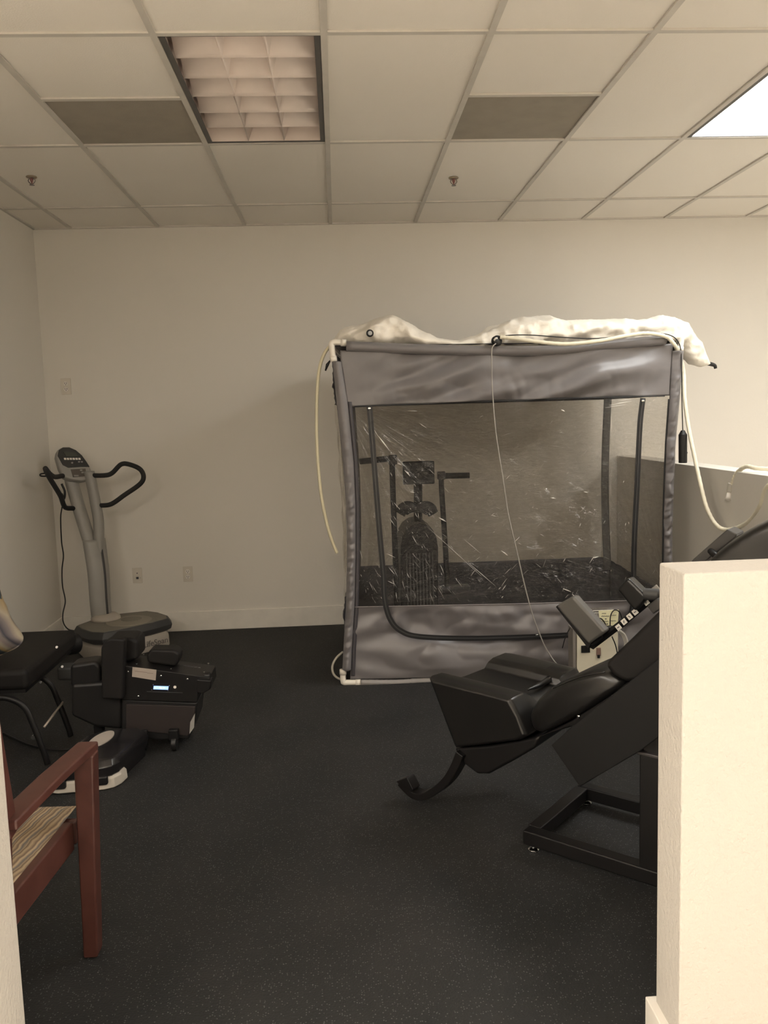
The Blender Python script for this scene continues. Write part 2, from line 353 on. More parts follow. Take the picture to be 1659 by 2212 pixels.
troffer(-5, 4, 'added unseen ceiling light of the front room far left of the viewer', litn4)
troffer(-4, 5, 'added unseen ceiling light of the front room behind the viewer at far left', litn4)
troffer(6, 4, 'added unseen ceiling light of the front room far right of the viewer', litn)
troffer(6, 1, 'added unseen ceiling light beyond the grey partition', lit)  # out of view, added to brighten the right side
for k, (x, y) in enumerate(((.734, 5.109), (-1.652, 4.965))):
    t = thing('fire_sprinkler', (x, y, CEIL-.05), ('pendent fire sprinkler on the ceiling above the tent', 'pendent fire sprinkler on the ceiling near the left wall')[k], 'sprinkler', 'ceiling sprinklers')
    Geo().lathe((x, y, CEIL+.004), (0, 0, -1), [(0, .028), (.004, .03), (.008, .026), (.010, .012)], 20).out('escutcheon', mat('brass_dull', (.35, .29, .22), .4, metal=.6), t, smooth=True)
    Geo().lathe((x, y, CEIL-.004), (0, 0, -1), [(0, .010), (.012, .009), (.03, .003), (.034, .003)], 12).out('bulb', mat('bulb_red', (.22, .10, .09), .3), t, smooth=True)
    g = Geo()
    for s in (-1, 1): g.tube(spl([(x+s*.010, y, CEIL-.004), (x+s*.019, y, CEIL-.018), (x+s*.010, y, CEIL-.032), (x, y, CEIL-.038)], 5), .0028, 6)
    g.out('frame_arm', mat('sprinkler_metal', (.22, .20, .19), .4, metal=.5), t, smooth=True)
    Geo().lathe((x, y, CEIL-.038), (0, 0, -1), [(0, .004), (.003, .014), (.005, .014), (.006, .003)], 14).out('deflector', MATS['sprinkler_metal'], t)

# ------------------------------------------------------------------ wall plates
def plate(px, py, label, kind):
    p = at(px, py, y=D); t = thing('wall_plate' if kind != 'outlet' else 'wall_outlet', (p.x, D, p.z), label, 'wall outlet')
    box('cover_plate', (p.x-.035, D-.006, p.z-.057), (p.x+.035, D, p.z+.057), mat('outlet_plastic', (.66, .61, .53), .45), t, bevel=.002)
    if kind == 'outlet':
        for s in (-1, 1):
            q = Geo().lathe((p.x, D-.005, p.z+s*.02), (0, -1, 0), [(0, .017), (.003, .017), (.0035, .015)], 20).out('socket', whitep, t, bevel=.0008)
            for dx in (-.0065, .0065): box('slot', (p.x+dx-.0015, D-.0095, p.z+s*.02-.002), (p.x+dx+.0015, D-.0083, p.z+s*.02+.008), ink, q)
            Geo().lathe((p.x, D-.0083, p.z+s*.02-.008), (0, -1, 0), [(0, .003), (.0012, .003)], 10).out('ground_hole', ink, q)
    else:
        box('jack', (p.x-.009, D-.009, p.z-.026), (p.x+.009, D-.005, p.z-.010), ink, t)
        Geo().lathe((p.x, D-.006, p.z+.018), (0, -1, 0), [(0, .004), (.004, .004)], 10).out('screw', ink, t)
        Geo().lathe((p.x+.02, D-.006, p.z-.018), (0, -1, 0), [(0, .002), (.002, .002)], 10).out('screw', ink, t)
plate(297, 1243, 'beige data wall plate low on the back wall, nearer the vibration trainer', 'data')
plate(406, 1240, 'beige duplex outlet low on the back wall, right of the data plate', 'outlet')
plate(143, 835, 'beige duplex outlet high on the back wall above the vibration trainer', 'outlet')
box_ = None
# ------------------------------------------------------------------ tent
YT = 4.76; YB = 5.93
tent = thing('altitude_tent', (.98, 5.345, 0), 'grey fabric tent with large clear plastic windows on a white pipe frame', 'tent')
def FP(px, py, dy=0): return at(px, py, y=YT+dy)
# profiles of the posts (pixel x against pixel y) turned into metres at the front plane
Lout = [(740, 716), (780, 718), (870, 727), (1000, 741), (1100, 748), (1200, 750), (1300, 748), (1400, 742), (1480, 738)]
Lin = [(740, 735), (780, 737), (870, 751), (1000, 764), (1100, 768), (1200, 768), (1300, 766), (1400, 760), (1480, 757)]
Rin = [(740, 1453), (860, 1446), (960, 1439), (1100, 1434), (1200, 1433), (1320, 1432), (1480, 1430)]
Rout = [(740, 1478), (860, 1468), (960, 1459), (1060, 1455), (1150, 1452), (1250, 1451), (1480, 1449)]
def strip(tabL, tabR, y0, y1, name, m, nu=6, nv=120, dy=0, bulge=.02, wr=.006, parent=tent, lo=0, fq=1.0):
    def fn(u, v):
        py = y0+(y1-y0)*v; px = lerp(tabL, py)*(1-u)+lerp(tabR, py)*u
        p = FP(px, py, dy); n = noise.noise(Vector((px*.03, py*.04*fq, 3.1)))+.5*noise.noise(Vector((px*.06+py*.07*fq, py*.10*fq, 7)))
        r = 1-2*abs(noise.noise(Vector((px*.045, (py+px*.9)*.055*fq, 1.7)))); k = (lo+(1-lo)*min(1, max(0, (v-.15)*2.2)))
        p.y += -bulge*math.sin(math.pi*u)-wr*(n+.9*r)*k*(.25+math.sin(math.pi*u)); return p
    v, f = grid(fn, nu, nv); return mesh(name, v, f, m, parent, smooth=True, solid=.002)
strip(Lout, Lin, 781, 1446, 'corner_sleeve', fabric, nu=10, nv=300, wr=.012, bulge=.020)
strip(Rin, Rout, 758, 1462, 'corner_sleeve', fabric, nu=12, nv=300, wr=.017, bulge=.016, lo=.5)
# inner seam strips beside the sleeves
Lin2 = [(y, x+9) for y, x in Lin]; Rin2 = [(y, x-3) for y, x in Rin]
strip(Lin, Lin2, 868, 1460, 'seam_strip', fabricd, nu=2, dy=.004, bulge=.004, wr=.004)
strip(Rin2, Rin, 862, 1462, 'seam_strip', mat('black_tape', (.012, .012, .013), .6), nu=2, dy=.004, bulge=.002, wr=.002)
def rowtab(pts): return pts
TopT = [(735, 757), (1060, 766), (1200, 762), (1300, 754), (1453, 742)]
TopB = [(735, 879), (900, 872), (1060, 866), (1250, 859), (1453, 854)]
BotT = [(735, 1312), (900, 1309), (1100, 1305), (1250, 1301), (1453, 1295)]
BotB = [(735, 1468), (1000, 1462), (1453, 1452)]
def panel(name, T, B, m, nu, nv, disp, solid=.0015, dy=.004):
    def fn(u, v):
        px = 735+(1453-735)*u
        for _ in range(2):
            py = lerp(T, px)*(1-v)+lerp(B, px)*v; px = lerp(Lin, py)*(1-u)+lerp(Rin, py)*u-1+2*u
        p = FP(px, py, dy); p.y += disp(u, v, p); return p
    v, f = grid(fn, nu, nv); return mesh(name, v, f, m, tent, smooth=True, solid=solid)
def folds(a, b, fx, fz, seed, amp): # elongated folds across direction
    return amp*noise.noise(Vector((a*fx, b*fz, seed)))
def d_top(u, v, p):
    a = p.x*.35+p.z*1.0
    k = min(1, 6*u)*min(1, 6*(1-u))
    r = folds(p.x+p.z*1.4, p.x*.4-p.z, 1.6, 8, 1.3, .060)+folds(p.x-p.z*2.5, p.z+.5*p.x, 5, 6, 5.2, .028)*(.25+v)
    r += .020*(.3-abs(noise.noise(Vector((p.x*2.2+p.z*3.5, (p.z-.5*p.x)*7, 4.4)))))*(.4+v)+.010*(.3-abs(noise.noise(Vector((p.x*13, p.z*7+p.x*3, 6.1)))))*v
    return (r+(-.02*math.sin(math.pi*v)))*k+.006*math.sin(60*p.x+3*math.sin(9*p.x))*max(0, v-.75)
def d_bot(u, v, p):
    rr = math.hypot(p.x, p.z); th = math.atan2(p.z-.25, p.x+.12)
    fan = .032*math.sin(th*11+2.2*noise.noise(Vector((p.x*2, p.z*2, 4))))*math.exp(-p.x*2.0)*min(1, p.x*8)
    up = .036*noise.noise(Vector((p.x*7+p.z*4, p.z*5-p.x*2, 2.7)))*(1-v)+.022*noise.noise(Vector((p.x*16, p.z*12, 9)))*max(0, 1-2*v)*min(1, 6*v)
    up += .024*(.3-abs(noise.noise(Vector((p.x*3+p.z*6, p.z*9-p.x*5, 1.4)))))
    br = .060*noise.noise(Vector((p.x*1.1+p.z*.5, p.z*7+p.x*.8, 8.8)))
    return (fan+up+br)*min(1, 5*u+.1)*min(1, 6*(1-u)+.1)*min(1, 8*v+.1)*min(1, 6*(1-v)+.1)
panel('upper_band', TopT, TopB, fabric, 180, 34, d_top)
def d_low(u, v, p): return d_bot(u, v, p)
panel('lower_band', BotT, BotB, fabric, 220, 50, d_low)
def d_film(u, v, p):
    th = math.atan2(p.z-1.66, p.x-.02); r = math.hypot(p.x-.02, p.z-1.66)
    fan = .010*noise.noise(Vector((th*14, r*.6, 1)))*math.exp(-r*1.0)*min(1, r*6)
    th2 = math.atan2(p.z-.46, p.x-.02); r2 = math.hypot(p.x-.02, p.z-.46)
    fan2 = .010*noise.noise(Vector((th2*12, r2*.6, 5)))*math.exp(-r2*1.2)*min(1, r2*6)
    big = .02*noise.noise(Vector((p.x*1.4, p.z*1.2, 7)))+.006*noise.noise(Vector((p.x*9+p.z*5, p.z*8-p.x*3, 3)))+.0022*noise.noise(Vector((p.x*34, p.z*30, 6)))
    e = min(1, 9*u)*min(1, 9*(1-u))*min(1, 9*v)*min(1, 9*(1-v))
    return (fan+fan2+big)*e
panel('front_window', TopB, BotT, film, 260, 150, d_film, solid=0)
g = Geo(); rng = random.Random(11)
def glint(px, py, dx, dy_, r):
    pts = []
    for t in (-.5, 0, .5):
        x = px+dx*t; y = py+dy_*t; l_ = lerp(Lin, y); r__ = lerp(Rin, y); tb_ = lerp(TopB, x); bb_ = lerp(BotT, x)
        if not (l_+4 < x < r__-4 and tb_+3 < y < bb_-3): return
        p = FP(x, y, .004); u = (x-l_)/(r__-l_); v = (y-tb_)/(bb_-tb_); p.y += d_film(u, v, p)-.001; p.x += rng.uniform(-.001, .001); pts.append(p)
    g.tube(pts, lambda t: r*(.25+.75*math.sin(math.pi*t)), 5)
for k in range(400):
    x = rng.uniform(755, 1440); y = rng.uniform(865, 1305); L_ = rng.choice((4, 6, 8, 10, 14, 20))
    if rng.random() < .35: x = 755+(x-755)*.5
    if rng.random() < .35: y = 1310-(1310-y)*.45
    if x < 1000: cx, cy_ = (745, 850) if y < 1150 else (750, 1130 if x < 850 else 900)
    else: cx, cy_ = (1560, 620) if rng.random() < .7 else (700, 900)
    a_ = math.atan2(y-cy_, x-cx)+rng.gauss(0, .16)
    glint(x, y, math.cos(a_)*L_, math.sin(a_)*L_, rng.choice((.0004, .0005, .0007, .0009, .0016)))
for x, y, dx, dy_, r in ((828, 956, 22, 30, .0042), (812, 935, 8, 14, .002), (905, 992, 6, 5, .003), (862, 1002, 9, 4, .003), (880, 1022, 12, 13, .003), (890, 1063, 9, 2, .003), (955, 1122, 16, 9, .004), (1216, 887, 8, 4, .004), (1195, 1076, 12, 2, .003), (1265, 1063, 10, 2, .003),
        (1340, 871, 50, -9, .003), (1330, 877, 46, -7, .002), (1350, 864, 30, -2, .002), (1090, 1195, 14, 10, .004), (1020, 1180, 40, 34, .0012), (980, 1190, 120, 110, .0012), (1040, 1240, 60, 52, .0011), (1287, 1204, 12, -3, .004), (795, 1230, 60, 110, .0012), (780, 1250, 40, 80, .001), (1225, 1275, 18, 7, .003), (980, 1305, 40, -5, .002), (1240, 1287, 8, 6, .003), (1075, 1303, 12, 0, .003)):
    glint(x, y, dx, dy_, r)
cm = g.out('painted_glints', mat('glint_white', (.78, .75, .70), .2, spec=.9), tent, smooth=True); cm['kind'] = 'stuff'  # thin white tubes painted in as glints on the crinkled film
# seam piping at window edges
for tab, off, m_ in ((TopB, 1, mat('black_tape', (0, 0, 0))), (BotT, 0, mat('seam_piping', (.2, .18, .18), .5))):
    pts = [FP(px, lerp(tab, px)+off, .0) for px in [765+i*(1436-765)/40 for i in range(41)]]
    Geo().tube(pts, .0035, 6).out('seam_piping', m_, tent, smooth=True)
# zipper
def ribbon(name, px, wdt, m, parent, dy, off=None, th=.003):
    P = spl([FP(a, b, dy) for a, b in px], 8); n = len(P); v = []; f = []
    for i in range(n):
        t = (P[min(i+1, n-1)]-P[max(i-1, 0)]); t.y = 0; t.normalize(); s = Vector((t.z, 0, -t.x))
        for q in (-1, 1):
            for d_ in (0, th): v.append(P[i]+s*(q*wdt/2)+Vector((0, d_, 0)))
    for i in range(n-1):
        a = i*4; b = a+4; f += [(a, a+2, b+2, b), (a+1, b+1, b+3, a+3), (a, b, b+1, a+1), (a+2, a+3, b+3, b+2)]
    f += [(0, 1, 3, 2), (4*n-4, 4*n-2, 4*n-1, 4*n-3)]
    return mesh(name, v, f, m, parent, smooth=False)
zp = [(798, 877), (804, 950), (812, 1050), (820, 1150), (828, 1240), (831, 1295), (843, 1338), (866, 1363), (905, 1375), (1000, 1379), (1110, 1377), (1240, 1371), (1320, 1362), (1358, 1335), (1369, 1290), (1369, 1238), (1370, 1183), (1373, 1111), (1376, 1057), (1379, 988), (1383, 912), (1389, 860)]
zt_ = mat('zip_tape', (.010, .010, .011), .5)
zz = ribbon('zipper', zp, .031, zt_, tent, -.030)
ribbon('zipper_teeth', zp, .006, mat('zip_teeth', (.05, .05, .05), .35), zz, -.033, th=.002)
for a, b in ((1160, 1372), (1389, 866), (798, 882)):
    q = FP(a, b, -.037); Geo().box(q, (.016, .006, .010)).out('zip_pull', chrome, tent, bevel=.002)
# top roller sleeve with white corner elbows
tp = spl([FP(748, 748), (FP(900, 754)), FP(1060, 758), FP(1200, 756), FP(1330, 744), FP(1437, 734)], 12)
Geo().tube(tp, .028, 16).out('top_sleeve', fabric, tent, smooth=True)
YC = YT+.01
pt = lambda px, py: at(px, py, y=YC)
def elbow(pts, name='corner_elbow', m=pvc, r=.0165):
    g = Geo().tube(spl(pts, 6), r, 14)
    for e in (0, -1): g.tube([Vector(pts[e]), Vector(pts[e])+(Vector(pts[1 if e == 0 else -2])-Vector(pts[e])).normalized()*.03], r*1.22, 14)
    return g.out(name, m, tent, smooth=True)
elbow([pt(748, 741), pt(722, 739), pt(716, 744), pt(717, 752), pt(721, 781)])
elbow([pt(741, 1446), pt(741, 1468), pt(744, 1474), pt(752, 1474), pt(779, 1474)])
elbow([pt(1437, 729), pt(1466, 728), pt(1471, 734), pt(1470, 745), pt(1468, 760)])
elbow([pt(1440, 1445), pt(1440, 1462), pt(1438, 1467), pt(1430, 1468), pt(1405, 1468)])
# pipe frame : the rails seen through the film and the back posts
TL = FP(716, 744); TR = FP(1471, 734); BL = FP(741, 1474); BR = FP(1440, 1467)
dpt = Vector((0, YB-YT, 0))
insl = Vector((.09, 0, 0)); insr = Vector((-.03, 0, 0))
for a, b in ((TL, TL+dpt+insl), (TR, TR+dpt+insr), (BL, BL+dpt+insl), (BR, BR+dpt+insr), (TL+dpt+insl, TR+dpt+insr), (BL+dpt+insl, BR+dpt+insr), (TL+dpt+insl, BL+dpt+insl), (TR+dpt+insr, BR+dpt+insr)):
    Geo().tube([a, b], .014, 12).out('frame_pipe', pvc, tent, smooth=True)
# hem along the bottom
hp = [FP(779, 1474)+Vector((0, -.002, 0)), FP(860, 1474), FP(940, 1470), FP(1180, 1468), FP(1405, 1465)]
g = Geo(); P = spl(hp, 16); g.tube(P, lambda t: .017+.003*noise.noise(Vector((t*60, 1, 1))), 12); g.out('bottom_hem', hemf, tent, smooth=True)
# back panel, sides, top
def bx(u): return .0+(1.94)*u
def quadw(name, fn, m, nu=30, nv=30, solid=.0015):
    v, f = grid(fn, nu, nv); return mesh(name, v, f, m, tent, smooth=True, solid=solid)
XA, XB = .07, 1.935
nz = lambda x, z, s, a: a*noise.noise(Vector((x*6, z*5, s)))
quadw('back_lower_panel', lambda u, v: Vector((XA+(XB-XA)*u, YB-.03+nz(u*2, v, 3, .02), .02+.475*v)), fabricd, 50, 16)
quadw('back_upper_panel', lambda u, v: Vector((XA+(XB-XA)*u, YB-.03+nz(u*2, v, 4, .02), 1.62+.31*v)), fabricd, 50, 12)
quadw('back_window', lambda u, v: Vector((XA+(XB-XA)*u, YB-.03+nz(u*3, v*2, 6, .02), .495+1.125*v)), film_side, 60, 40, 0)
def xr_front(z):   # right post x at height z
    t = (z-.02)/1.9; return lerp([(0, 1.885), (.35, 1.885), (.7, 1.92), (1, 1.965)], t)
def xl_front(z):
    t = (z-.02)/1.9; return lerp([(0, -.005), (.2, .0), (.5, .012), (.8, -.01), (1, -.02)], t)
def side(xf, s):
    f_ = lambda z0, z1, m, nm, so, k: quadw(nm, lambda u, v: Vector((xf(z0+(z1-z0)*v)*(1-u)+(XB if s > 0 else XA)*u+nz(u*2, v*2, k, .018), YT+.01+(YB-YT-.04)*u, z0+(z1-z0)*v)), m, 30, 24, so)
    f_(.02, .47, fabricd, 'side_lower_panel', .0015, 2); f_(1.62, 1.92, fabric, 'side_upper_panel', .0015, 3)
    f_(.47, 1.62, film_side, 'side_window', 0, 5)
side(xr_front, 1); side(xl_front, -1)
# corner straps at the back
strap = mat('grey_strap', (.10, .095, .09), .6)
for xx in (XB-.055, XA): quadw('corner_strap', lambda u, v: Vector((xx+.055*u-.02*math.sin(math.pi*v)*(1 if xx > 1 else -1), YB-.05, .40+1.24*v)), strap, 4, 20, .002)
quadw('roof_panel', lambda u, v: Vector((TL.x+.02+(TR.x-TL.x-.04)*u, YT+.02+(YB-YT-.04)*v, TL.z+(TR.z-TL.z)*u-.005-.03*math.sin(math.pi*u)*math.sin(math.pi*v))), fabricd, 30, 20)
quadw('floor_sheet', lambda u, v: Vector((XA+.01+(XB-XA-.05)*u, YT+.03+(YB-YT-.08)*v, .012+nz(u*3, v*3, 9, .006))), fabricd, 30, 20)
Geo().tube([pt(713, 779), pt(707, 788), pt(703, 801)], lambda t: .004+.005*math.sin(math.pi*t), 8).out('tie_cord', blackp, tent, smooth=True)
# small tube at the foot of the left post
Geo().tube(spl([at(741, 1408, y=YT+.1), at(726, 1422, y=YT+.08), at(718, 1440, y=YT+.06), at(722, 1458, y=YT+.05), at(740, 1469, y=YT+.04), at(775, 1474, y=YT+.04)], 8), .007, 10).out('air_tube', mat('translucent_tube', (.42, .39, .33), .35), tent, smooth=True)

# ------------------------------------------------------------------ white sheet heap on the tent
YS = YT+.22
topl = [(714, 742), (735, 716), (760, 702), (790, 698), (815, 690), (845, 684), (865, 693), (900, 712), (940, 732), (985, 739), (1025, 727), (1060, 706), (1090, 697), (1130, 688), (1185, 686), (1215, 697), (1260, 695), (1330, 693), (1395, 692), (1412, 684), (1450, 690), (1480, 700), (1500, 720), (1515, 748), (1527, 774), (1533, 783)]
botl = [(714, 748), (735, 752), (1060, 765), (1400, 752), (1465, 757), (1490, 782), (1515, 790), (1533, 788)]
secs = []; NS = 240
for i in range(NS+1):
    px = 714+(1533-714)*i/NS; a = lerp(topl, px); b = max(lerp(botl, px), a+4)
    dyy = .17*min(1, (i/NS)*8+.08)*min(1, (1-i/NS)*7+.05)
    T = at(px, a, y=YS); B = at(px, b, y=YS); c = (T+B)/2; hh = (T.z-B.z)/2; sec = []
    for k in range(48):
        an = 2*math.pi*k/48; q = Vector((c.x, c.y-dyy*math.cos(an), c.z+hh*math.sin(an)))
        rd = lambda f_, s_: .35-abs(noise.noise(Vector((q.x*f_+q.z*f_*.7, q.y*f_, q.z*f_*1.6-q.x*f_*.5+s_))))
        n = rd(6, 2)*.062+rd(13, 5)*.024+rd(30, 8)*.006
        n *= min(1, hh*14)
        q += Vector((0, -math.cos(an)*n*1.5, math.sin(an)*n*.45)); sec.append(q)
    secs.append(sec)
shp = Geo().loft(secs).out('fabric_sleeve', sheet, None, smooth=True)
off = shp.location.copy(); root = thing('white_cover', off, 'crumpled white nonwoven cover heaped along the top of the grey tent', 'cover')
shp.parent = root; shp.location = (0, 0, 0)
tip = at(1533, 785, y=YS)
Geo().tube(spl([tip+Vector((-.01, 0, 0)), at(1543, 789, y=YS), at(1546, 796, y=YS)], 6), lambda t: .013-.004*t, 10).out('toggle', blackp, root, smooth=True)
q = at(799, 720, y=YS-.235)
Geo().lathe(q, (0.1, -1, .1), [(-.01, .019), (.004, .021), (.007, .018), (.004, .013), (0, .012)], 24).out('grommet', blackp, root, smooth=True)
Geo().lathe(q+Vector((0, .004, 0)), (0.1, -1, .1), [(.006, .012), (.010, .012)], 20).out('grommet_hole', mat('hole_grey', (.40, .40, .40), .5), root)

# ------------------------------------------------------------------ port, hoses, pendant
YP = YT-.05
q = at(1071, 737, y=YP)
port = thing('hose_port', q, 'round black plug where tubes enter the top edge of the tent', 'plug')
Geo().lathe(q+Vector((0, .03, 0)), (.35, -1, .1), [(0, .020), (.01, .029), (.03, .030), (.036, .026), (.038, 0.004)], 24).out('plug_body', blackp, port, smooth=True)
Geo().tube(spl([q+Vector((-.012, -.012, .003)), q+Vector((-.004, -.016, .014)), q+Vector((.006, -.012, .014))], 6), .005, 8).out('clip', whitep, port, smooth=True)
ribs = lambda n, r: (lambda t: r*(1+.05*math.sin(t*n)))
hp = [at(1080, 728, y=YP), at(1110, 731, y=YP-.01), at(1160, 738, y=YP-.02), at(1220, 743, y=YP-.02), at(1290, 737, y=YP-.02), at(1360, 724, y=YP-.01), at(1400, 720, y=YP), at(1438, 727, y=YP+.01), at(1454, 741, y=YP+.015), at(1463, 757, y=YP+.05),
      at(1476, 800, y=YP+.08), at(1479, 860, y=YP+.02), at(1487, 920, y=4.68), at(1500, 985, y=4.60), at(1513, 1045, y=4.53), at(1526, 1095, y=4.47), at(1544, 1130, y=4.43), at(1566, 1144, y=4.38), at(1595, 1139, y=4.27),
      at(1622, 1122, y=4.16), at(1642, 1092, y=4.06), at(1657, 1052, y=4.0), (2.10, 3.86, 1.20), (2.22, 3.84, 1.27), (2.30, 3.93, 1.25), (2.27, 4.06, 1.225), at(1640, 1012, y=4.17), at(1612, 1008, y=4.25), at(1592, 1022, y=4.33), at(1582, 1043, y=4.37), at(1578, 1052, y=4.38)]
hose = thing('corrugated_hose', at(1566, 1144, y=4.38), 'long cream ribbed hose from the tent top looping over the grey partition', 'hose')
Geo().tube(spl(hp, 26), ribs(700, .0112), 12).out('hose_body', cream, hose, smooth=True)
a, b = at(1579, 1044, y=4.38), at(1576, 1062, y=4.385)
Geo().tube([a, b], .016, 14).out('cuff', mat('grey_cuff', (.45, .42, .36), .5), hose, smooth=False, bevel=.002)
c_, d_ = at(1575, 1062, y=4.385), at(1572, 1081, y=4.39)
Geo().tube([c_, c_.lerp(d_, .5), d_], lambda t: .010+.006*t, 14).out('connector', whitep, hose, smooth=True)
pd = thing('hand_pendant', at(1475, 965, y=YP-.03), 'black hand control hanging on a thin cord at the right tent post', 'remote control')
h0 = at(1475, 937, y=YP-.03); h1 = at(1475, 1000, y=YP-.03)
Geo().tube([h0+Z*.02, h0, h0-Z*.005, h1+Z*.01, h1], lambda t: .010 if t < .2 else (.0235 if t > .3 else .02), 16).out('handle', blackp, pd, bevel=.003)
Geo().lathe(at(1482, 978, y=YP-.035), (1, 0, 0), [(-.003, .006), (.006, .006), (.008, .003)], 12).out('button', blackp, pd)
Geo().tube(spl([at(1082, 727, y=YP), at(1105, 724, y=YP-.01), at(1150, 724, y=YP-.01), at(1220, 729, y=YP-.01), at(1290, 731, y=YP-.01), at(1370, 722, y=YP-.0), at(1440, 722, y=YP+.01), at(1468, 745, y=YP+.03), at(1472, 800, y=YP+.02), at(1473, 860, y=YP-.01), at(1475, 936, y=YP-.03)], 10), .003, 8).out('cord', blackp, pd, smooth=True)
Geo().tube(spl([at(x, y, y=YT+.05) for x, y in ((714, 746), (700, 765), (690, 797), (685, 850), (684, 930), (687, 1000), (694, 1070), (706, 1130), (718, 1170), (728, 1195))], 12), .0095, 10).out('cream_tube', mat('yellowed_tube', (.62, .57, .40), .4), None, smooth=True)
tag(bpy.data.objects['cream_tube'], 'plain cream tube hanging in a bow beside the left tent post', 'tube')
Geo().tube(spl([at(x, y, y=YT-d) for x, y, d in ((1071, 742, .08), (1063, 752, .085), (1062, 780, .08), (1064, 850, .07), (1072, 940, .07), (1086, 1030, .07), (1098, 1110, .07), (1114, 1180, .07), (1130, 1250, .07), (1148, 1320, .07), (1166, 1370, .07), (1182, 1405, .07), (1210, 1440, .12), (1255, 1455, .16))], 10), .0035, 8).out('clear_tube', mat('clear_tube_plastic', (.34, .32, .29), .2), None, smooth=True)
tag(bpy.data.objects['clear_tube'], 'thin clear tube dangling across the front window of the tent', 'tube')

# ------------------------------------------------------------------ exercise bike inside the tent
bk = thing('exercise_bike', (.50, 5.35, 0), 'black upright exercise machine with two push arms inside the tent', 'exercise bike')
YK = 5.32
K = lambda px, py, dy=0: at(px, py, y=YK+dy)
out_ = [(866, 1420), (866, 1300), (865, 1210), (866, 1180), (870, 1160), (879, 1144), (893, 1134), (907, 1131), (922, 1135), (936, 1146), (944, 1162), (947, 1182), (948, 1300), (948, 1420)]
pts = []
for a_, b_ in out_:
    p = K(a_, b_); p.z = max(p.z, .05); pts.append(p)
for p in pts[:1]+pts[-1:]: p.z = .05
Geo().prism(pts, (0, .42, 0)).out('shroud', blackp, bk, bevel=.02, seg=3)
g = Geo()
for k in range(9): g.box(K(880+k*7, 1255)+Vector((0, -.004, 0)), (.007, .010, .36))
g.out('vent_ribs', darkgrey, bk)
Geo().tube([K(903, 1140, .15), K(903, 1043, .05)], .028, 12).out('neck', blackm, bk, smooth=True)
Geo().box(K(904, 1021), (.20, .05, .145)).out('console', blackp, bk, bevel=.008)
for s in (-1, 1):
    Geo().tube(spl([K(900, 1098), K(900+s*16, 1096), K(900+s*30, 1101), K(900+s*36, 1110)], 8), lambda t: .022+.022*math.sin(min(1, t*1.2)*math.pi*.8), 14, aspect=.7).out('handlebar', blackp, bk, smooth=True)
Geo().tube(spl([K(847, 989), K(848, 1040), K(852, 1150), K(855, 1240), K(856, 1330)], 4), .0185, 12).out('push_arm', blackm, bk, smooth=True)
Geo().tube(spl([K(953, 1022), K(954, 1060), K(960, 1150), K(965, 1235), K(966, 1275)], 4), .0175, 12).out('push_arm', blackm, bk, smooth=True)
Geo().tube([K(776, 997), K(840, 991)], .019, 12).out('grip', blackp, bk, smooth=True)
Geo().tube([K(960, 1028), K(1014, 1027)], .019, 12).out('grip', blackp, bk, smooth=True)
Geo().box(K(848, 993), (.055, .05, .06)).out('grip_clamp', blackp, bk, bevel=.005)
Geo().box(K(953, 1027), (.05, .05, .05)).out('grip_clamp', blackp, bk, bevel=.005)
Geo().box(K(992, 1268), (.13, .09, .022)).out('pedal', darkgrey, bk, bevel=.004)
Geo().box(K(835, 1345), (.13, .09, .022)).out('pedal', darkgrey, bk, bevel=.004)
Geo().lathe(K(965, 1275), (1, 0, 0), [(-.03, .03), (.03, .03)], 16).out('crank', blackm, bk)
Geo().lathe(K(856, 1330), (1, 0, 0), [(-.03, .03), (.03, .03)], 16).out('crank', blackm, bk)
for dy in (0, .42): Geo().box((.49, YK+dy, .035), (.5, .06, .05)).out('floor_bar', blackm, bk, bevel=.006)

# ------------------------------------------------------------------ decompression table
E2 = Vector((.75, -.66, 0)).normalized(); WV = Vector((.66, .75, 0)).normalized(); P0 = Vector((.635, 2.81, 0))
def TP(px, py, off): return at(px, py, pl=(P0+WV*off, WV))
def L3(s, w_, z): return P0+E2*s+WV*w_+Z*z
tb = thing('decompression_table', P0+E2*.45+WV*.2, 'black tilted therapy table with padded seat, backrest and square tube base', 'therapy table')
AX = (E2, WV, Z)
def slab(name, px, off, th, m, bevel=.01, seg=3, parent=tb, label=None):
    return Geo().prism([TP(a, b, off) for a, b in px], WV*th).out(name, m, parent, bevel=bevel, seg=seg, label=label)
RL = 1.22; RW = .44; rc = .052; zc = .052
for w_ in (0, RW): Geo().box(L3(RL/2-.02, w_, zc), (RL, rc, .052), AX).out('base_rail', blackm, tb, bevel=.006)
for s_ in (0, RL-.05): Geo().box(L3(s_, RW/2, zc), (rc, RW-rc, .05), AX).out('base_rail', blackm, tb, bevel=.005)
for s_ in (.01, RL-.06):
    for w_ in (0, RW):
        Geo().lathe(L3(s_, w_, 0), Z, [(0, .019), (.006, .020), (.010, .014), (.012, .007), (.03, .007)], 20).out('levelling_foot', chrome, tb, smooth=False, bevel=.001)
# column
Geo().box(L3(.452, .02, .27), (.10, .085, .39), AX).out('column', blackm, tb, bevel=.006)
Geo().box(L3(.452, .02, .46), (.112, .097, .012), AX).out('column_collar', mat('worn_edge', (.05, .045, .045), .35), tb, bevel=.004)
Geo().box(L3(.452, .02, .53), (.085, .07, .14), AX).out('inner_column', blackm, tb, bevel=.006)
Geo().box(L3(.62, RW, .30), (.08, .06, .45), AX).out('column', blackm, tb, bevel=.006)
slab('side_plate', [(1190, 1610), (1252, 1700), (1384, 1622), (1440, 1580), (1520, 1520), (1500, 1345), (1424, 1421), (1351, 1479), (1233, 1571)], -.055, .045, mat('black_side_plate', (.006, .006, .0062), .6, spec=.3, bump=(300, .1, .001)), bevel=.004)
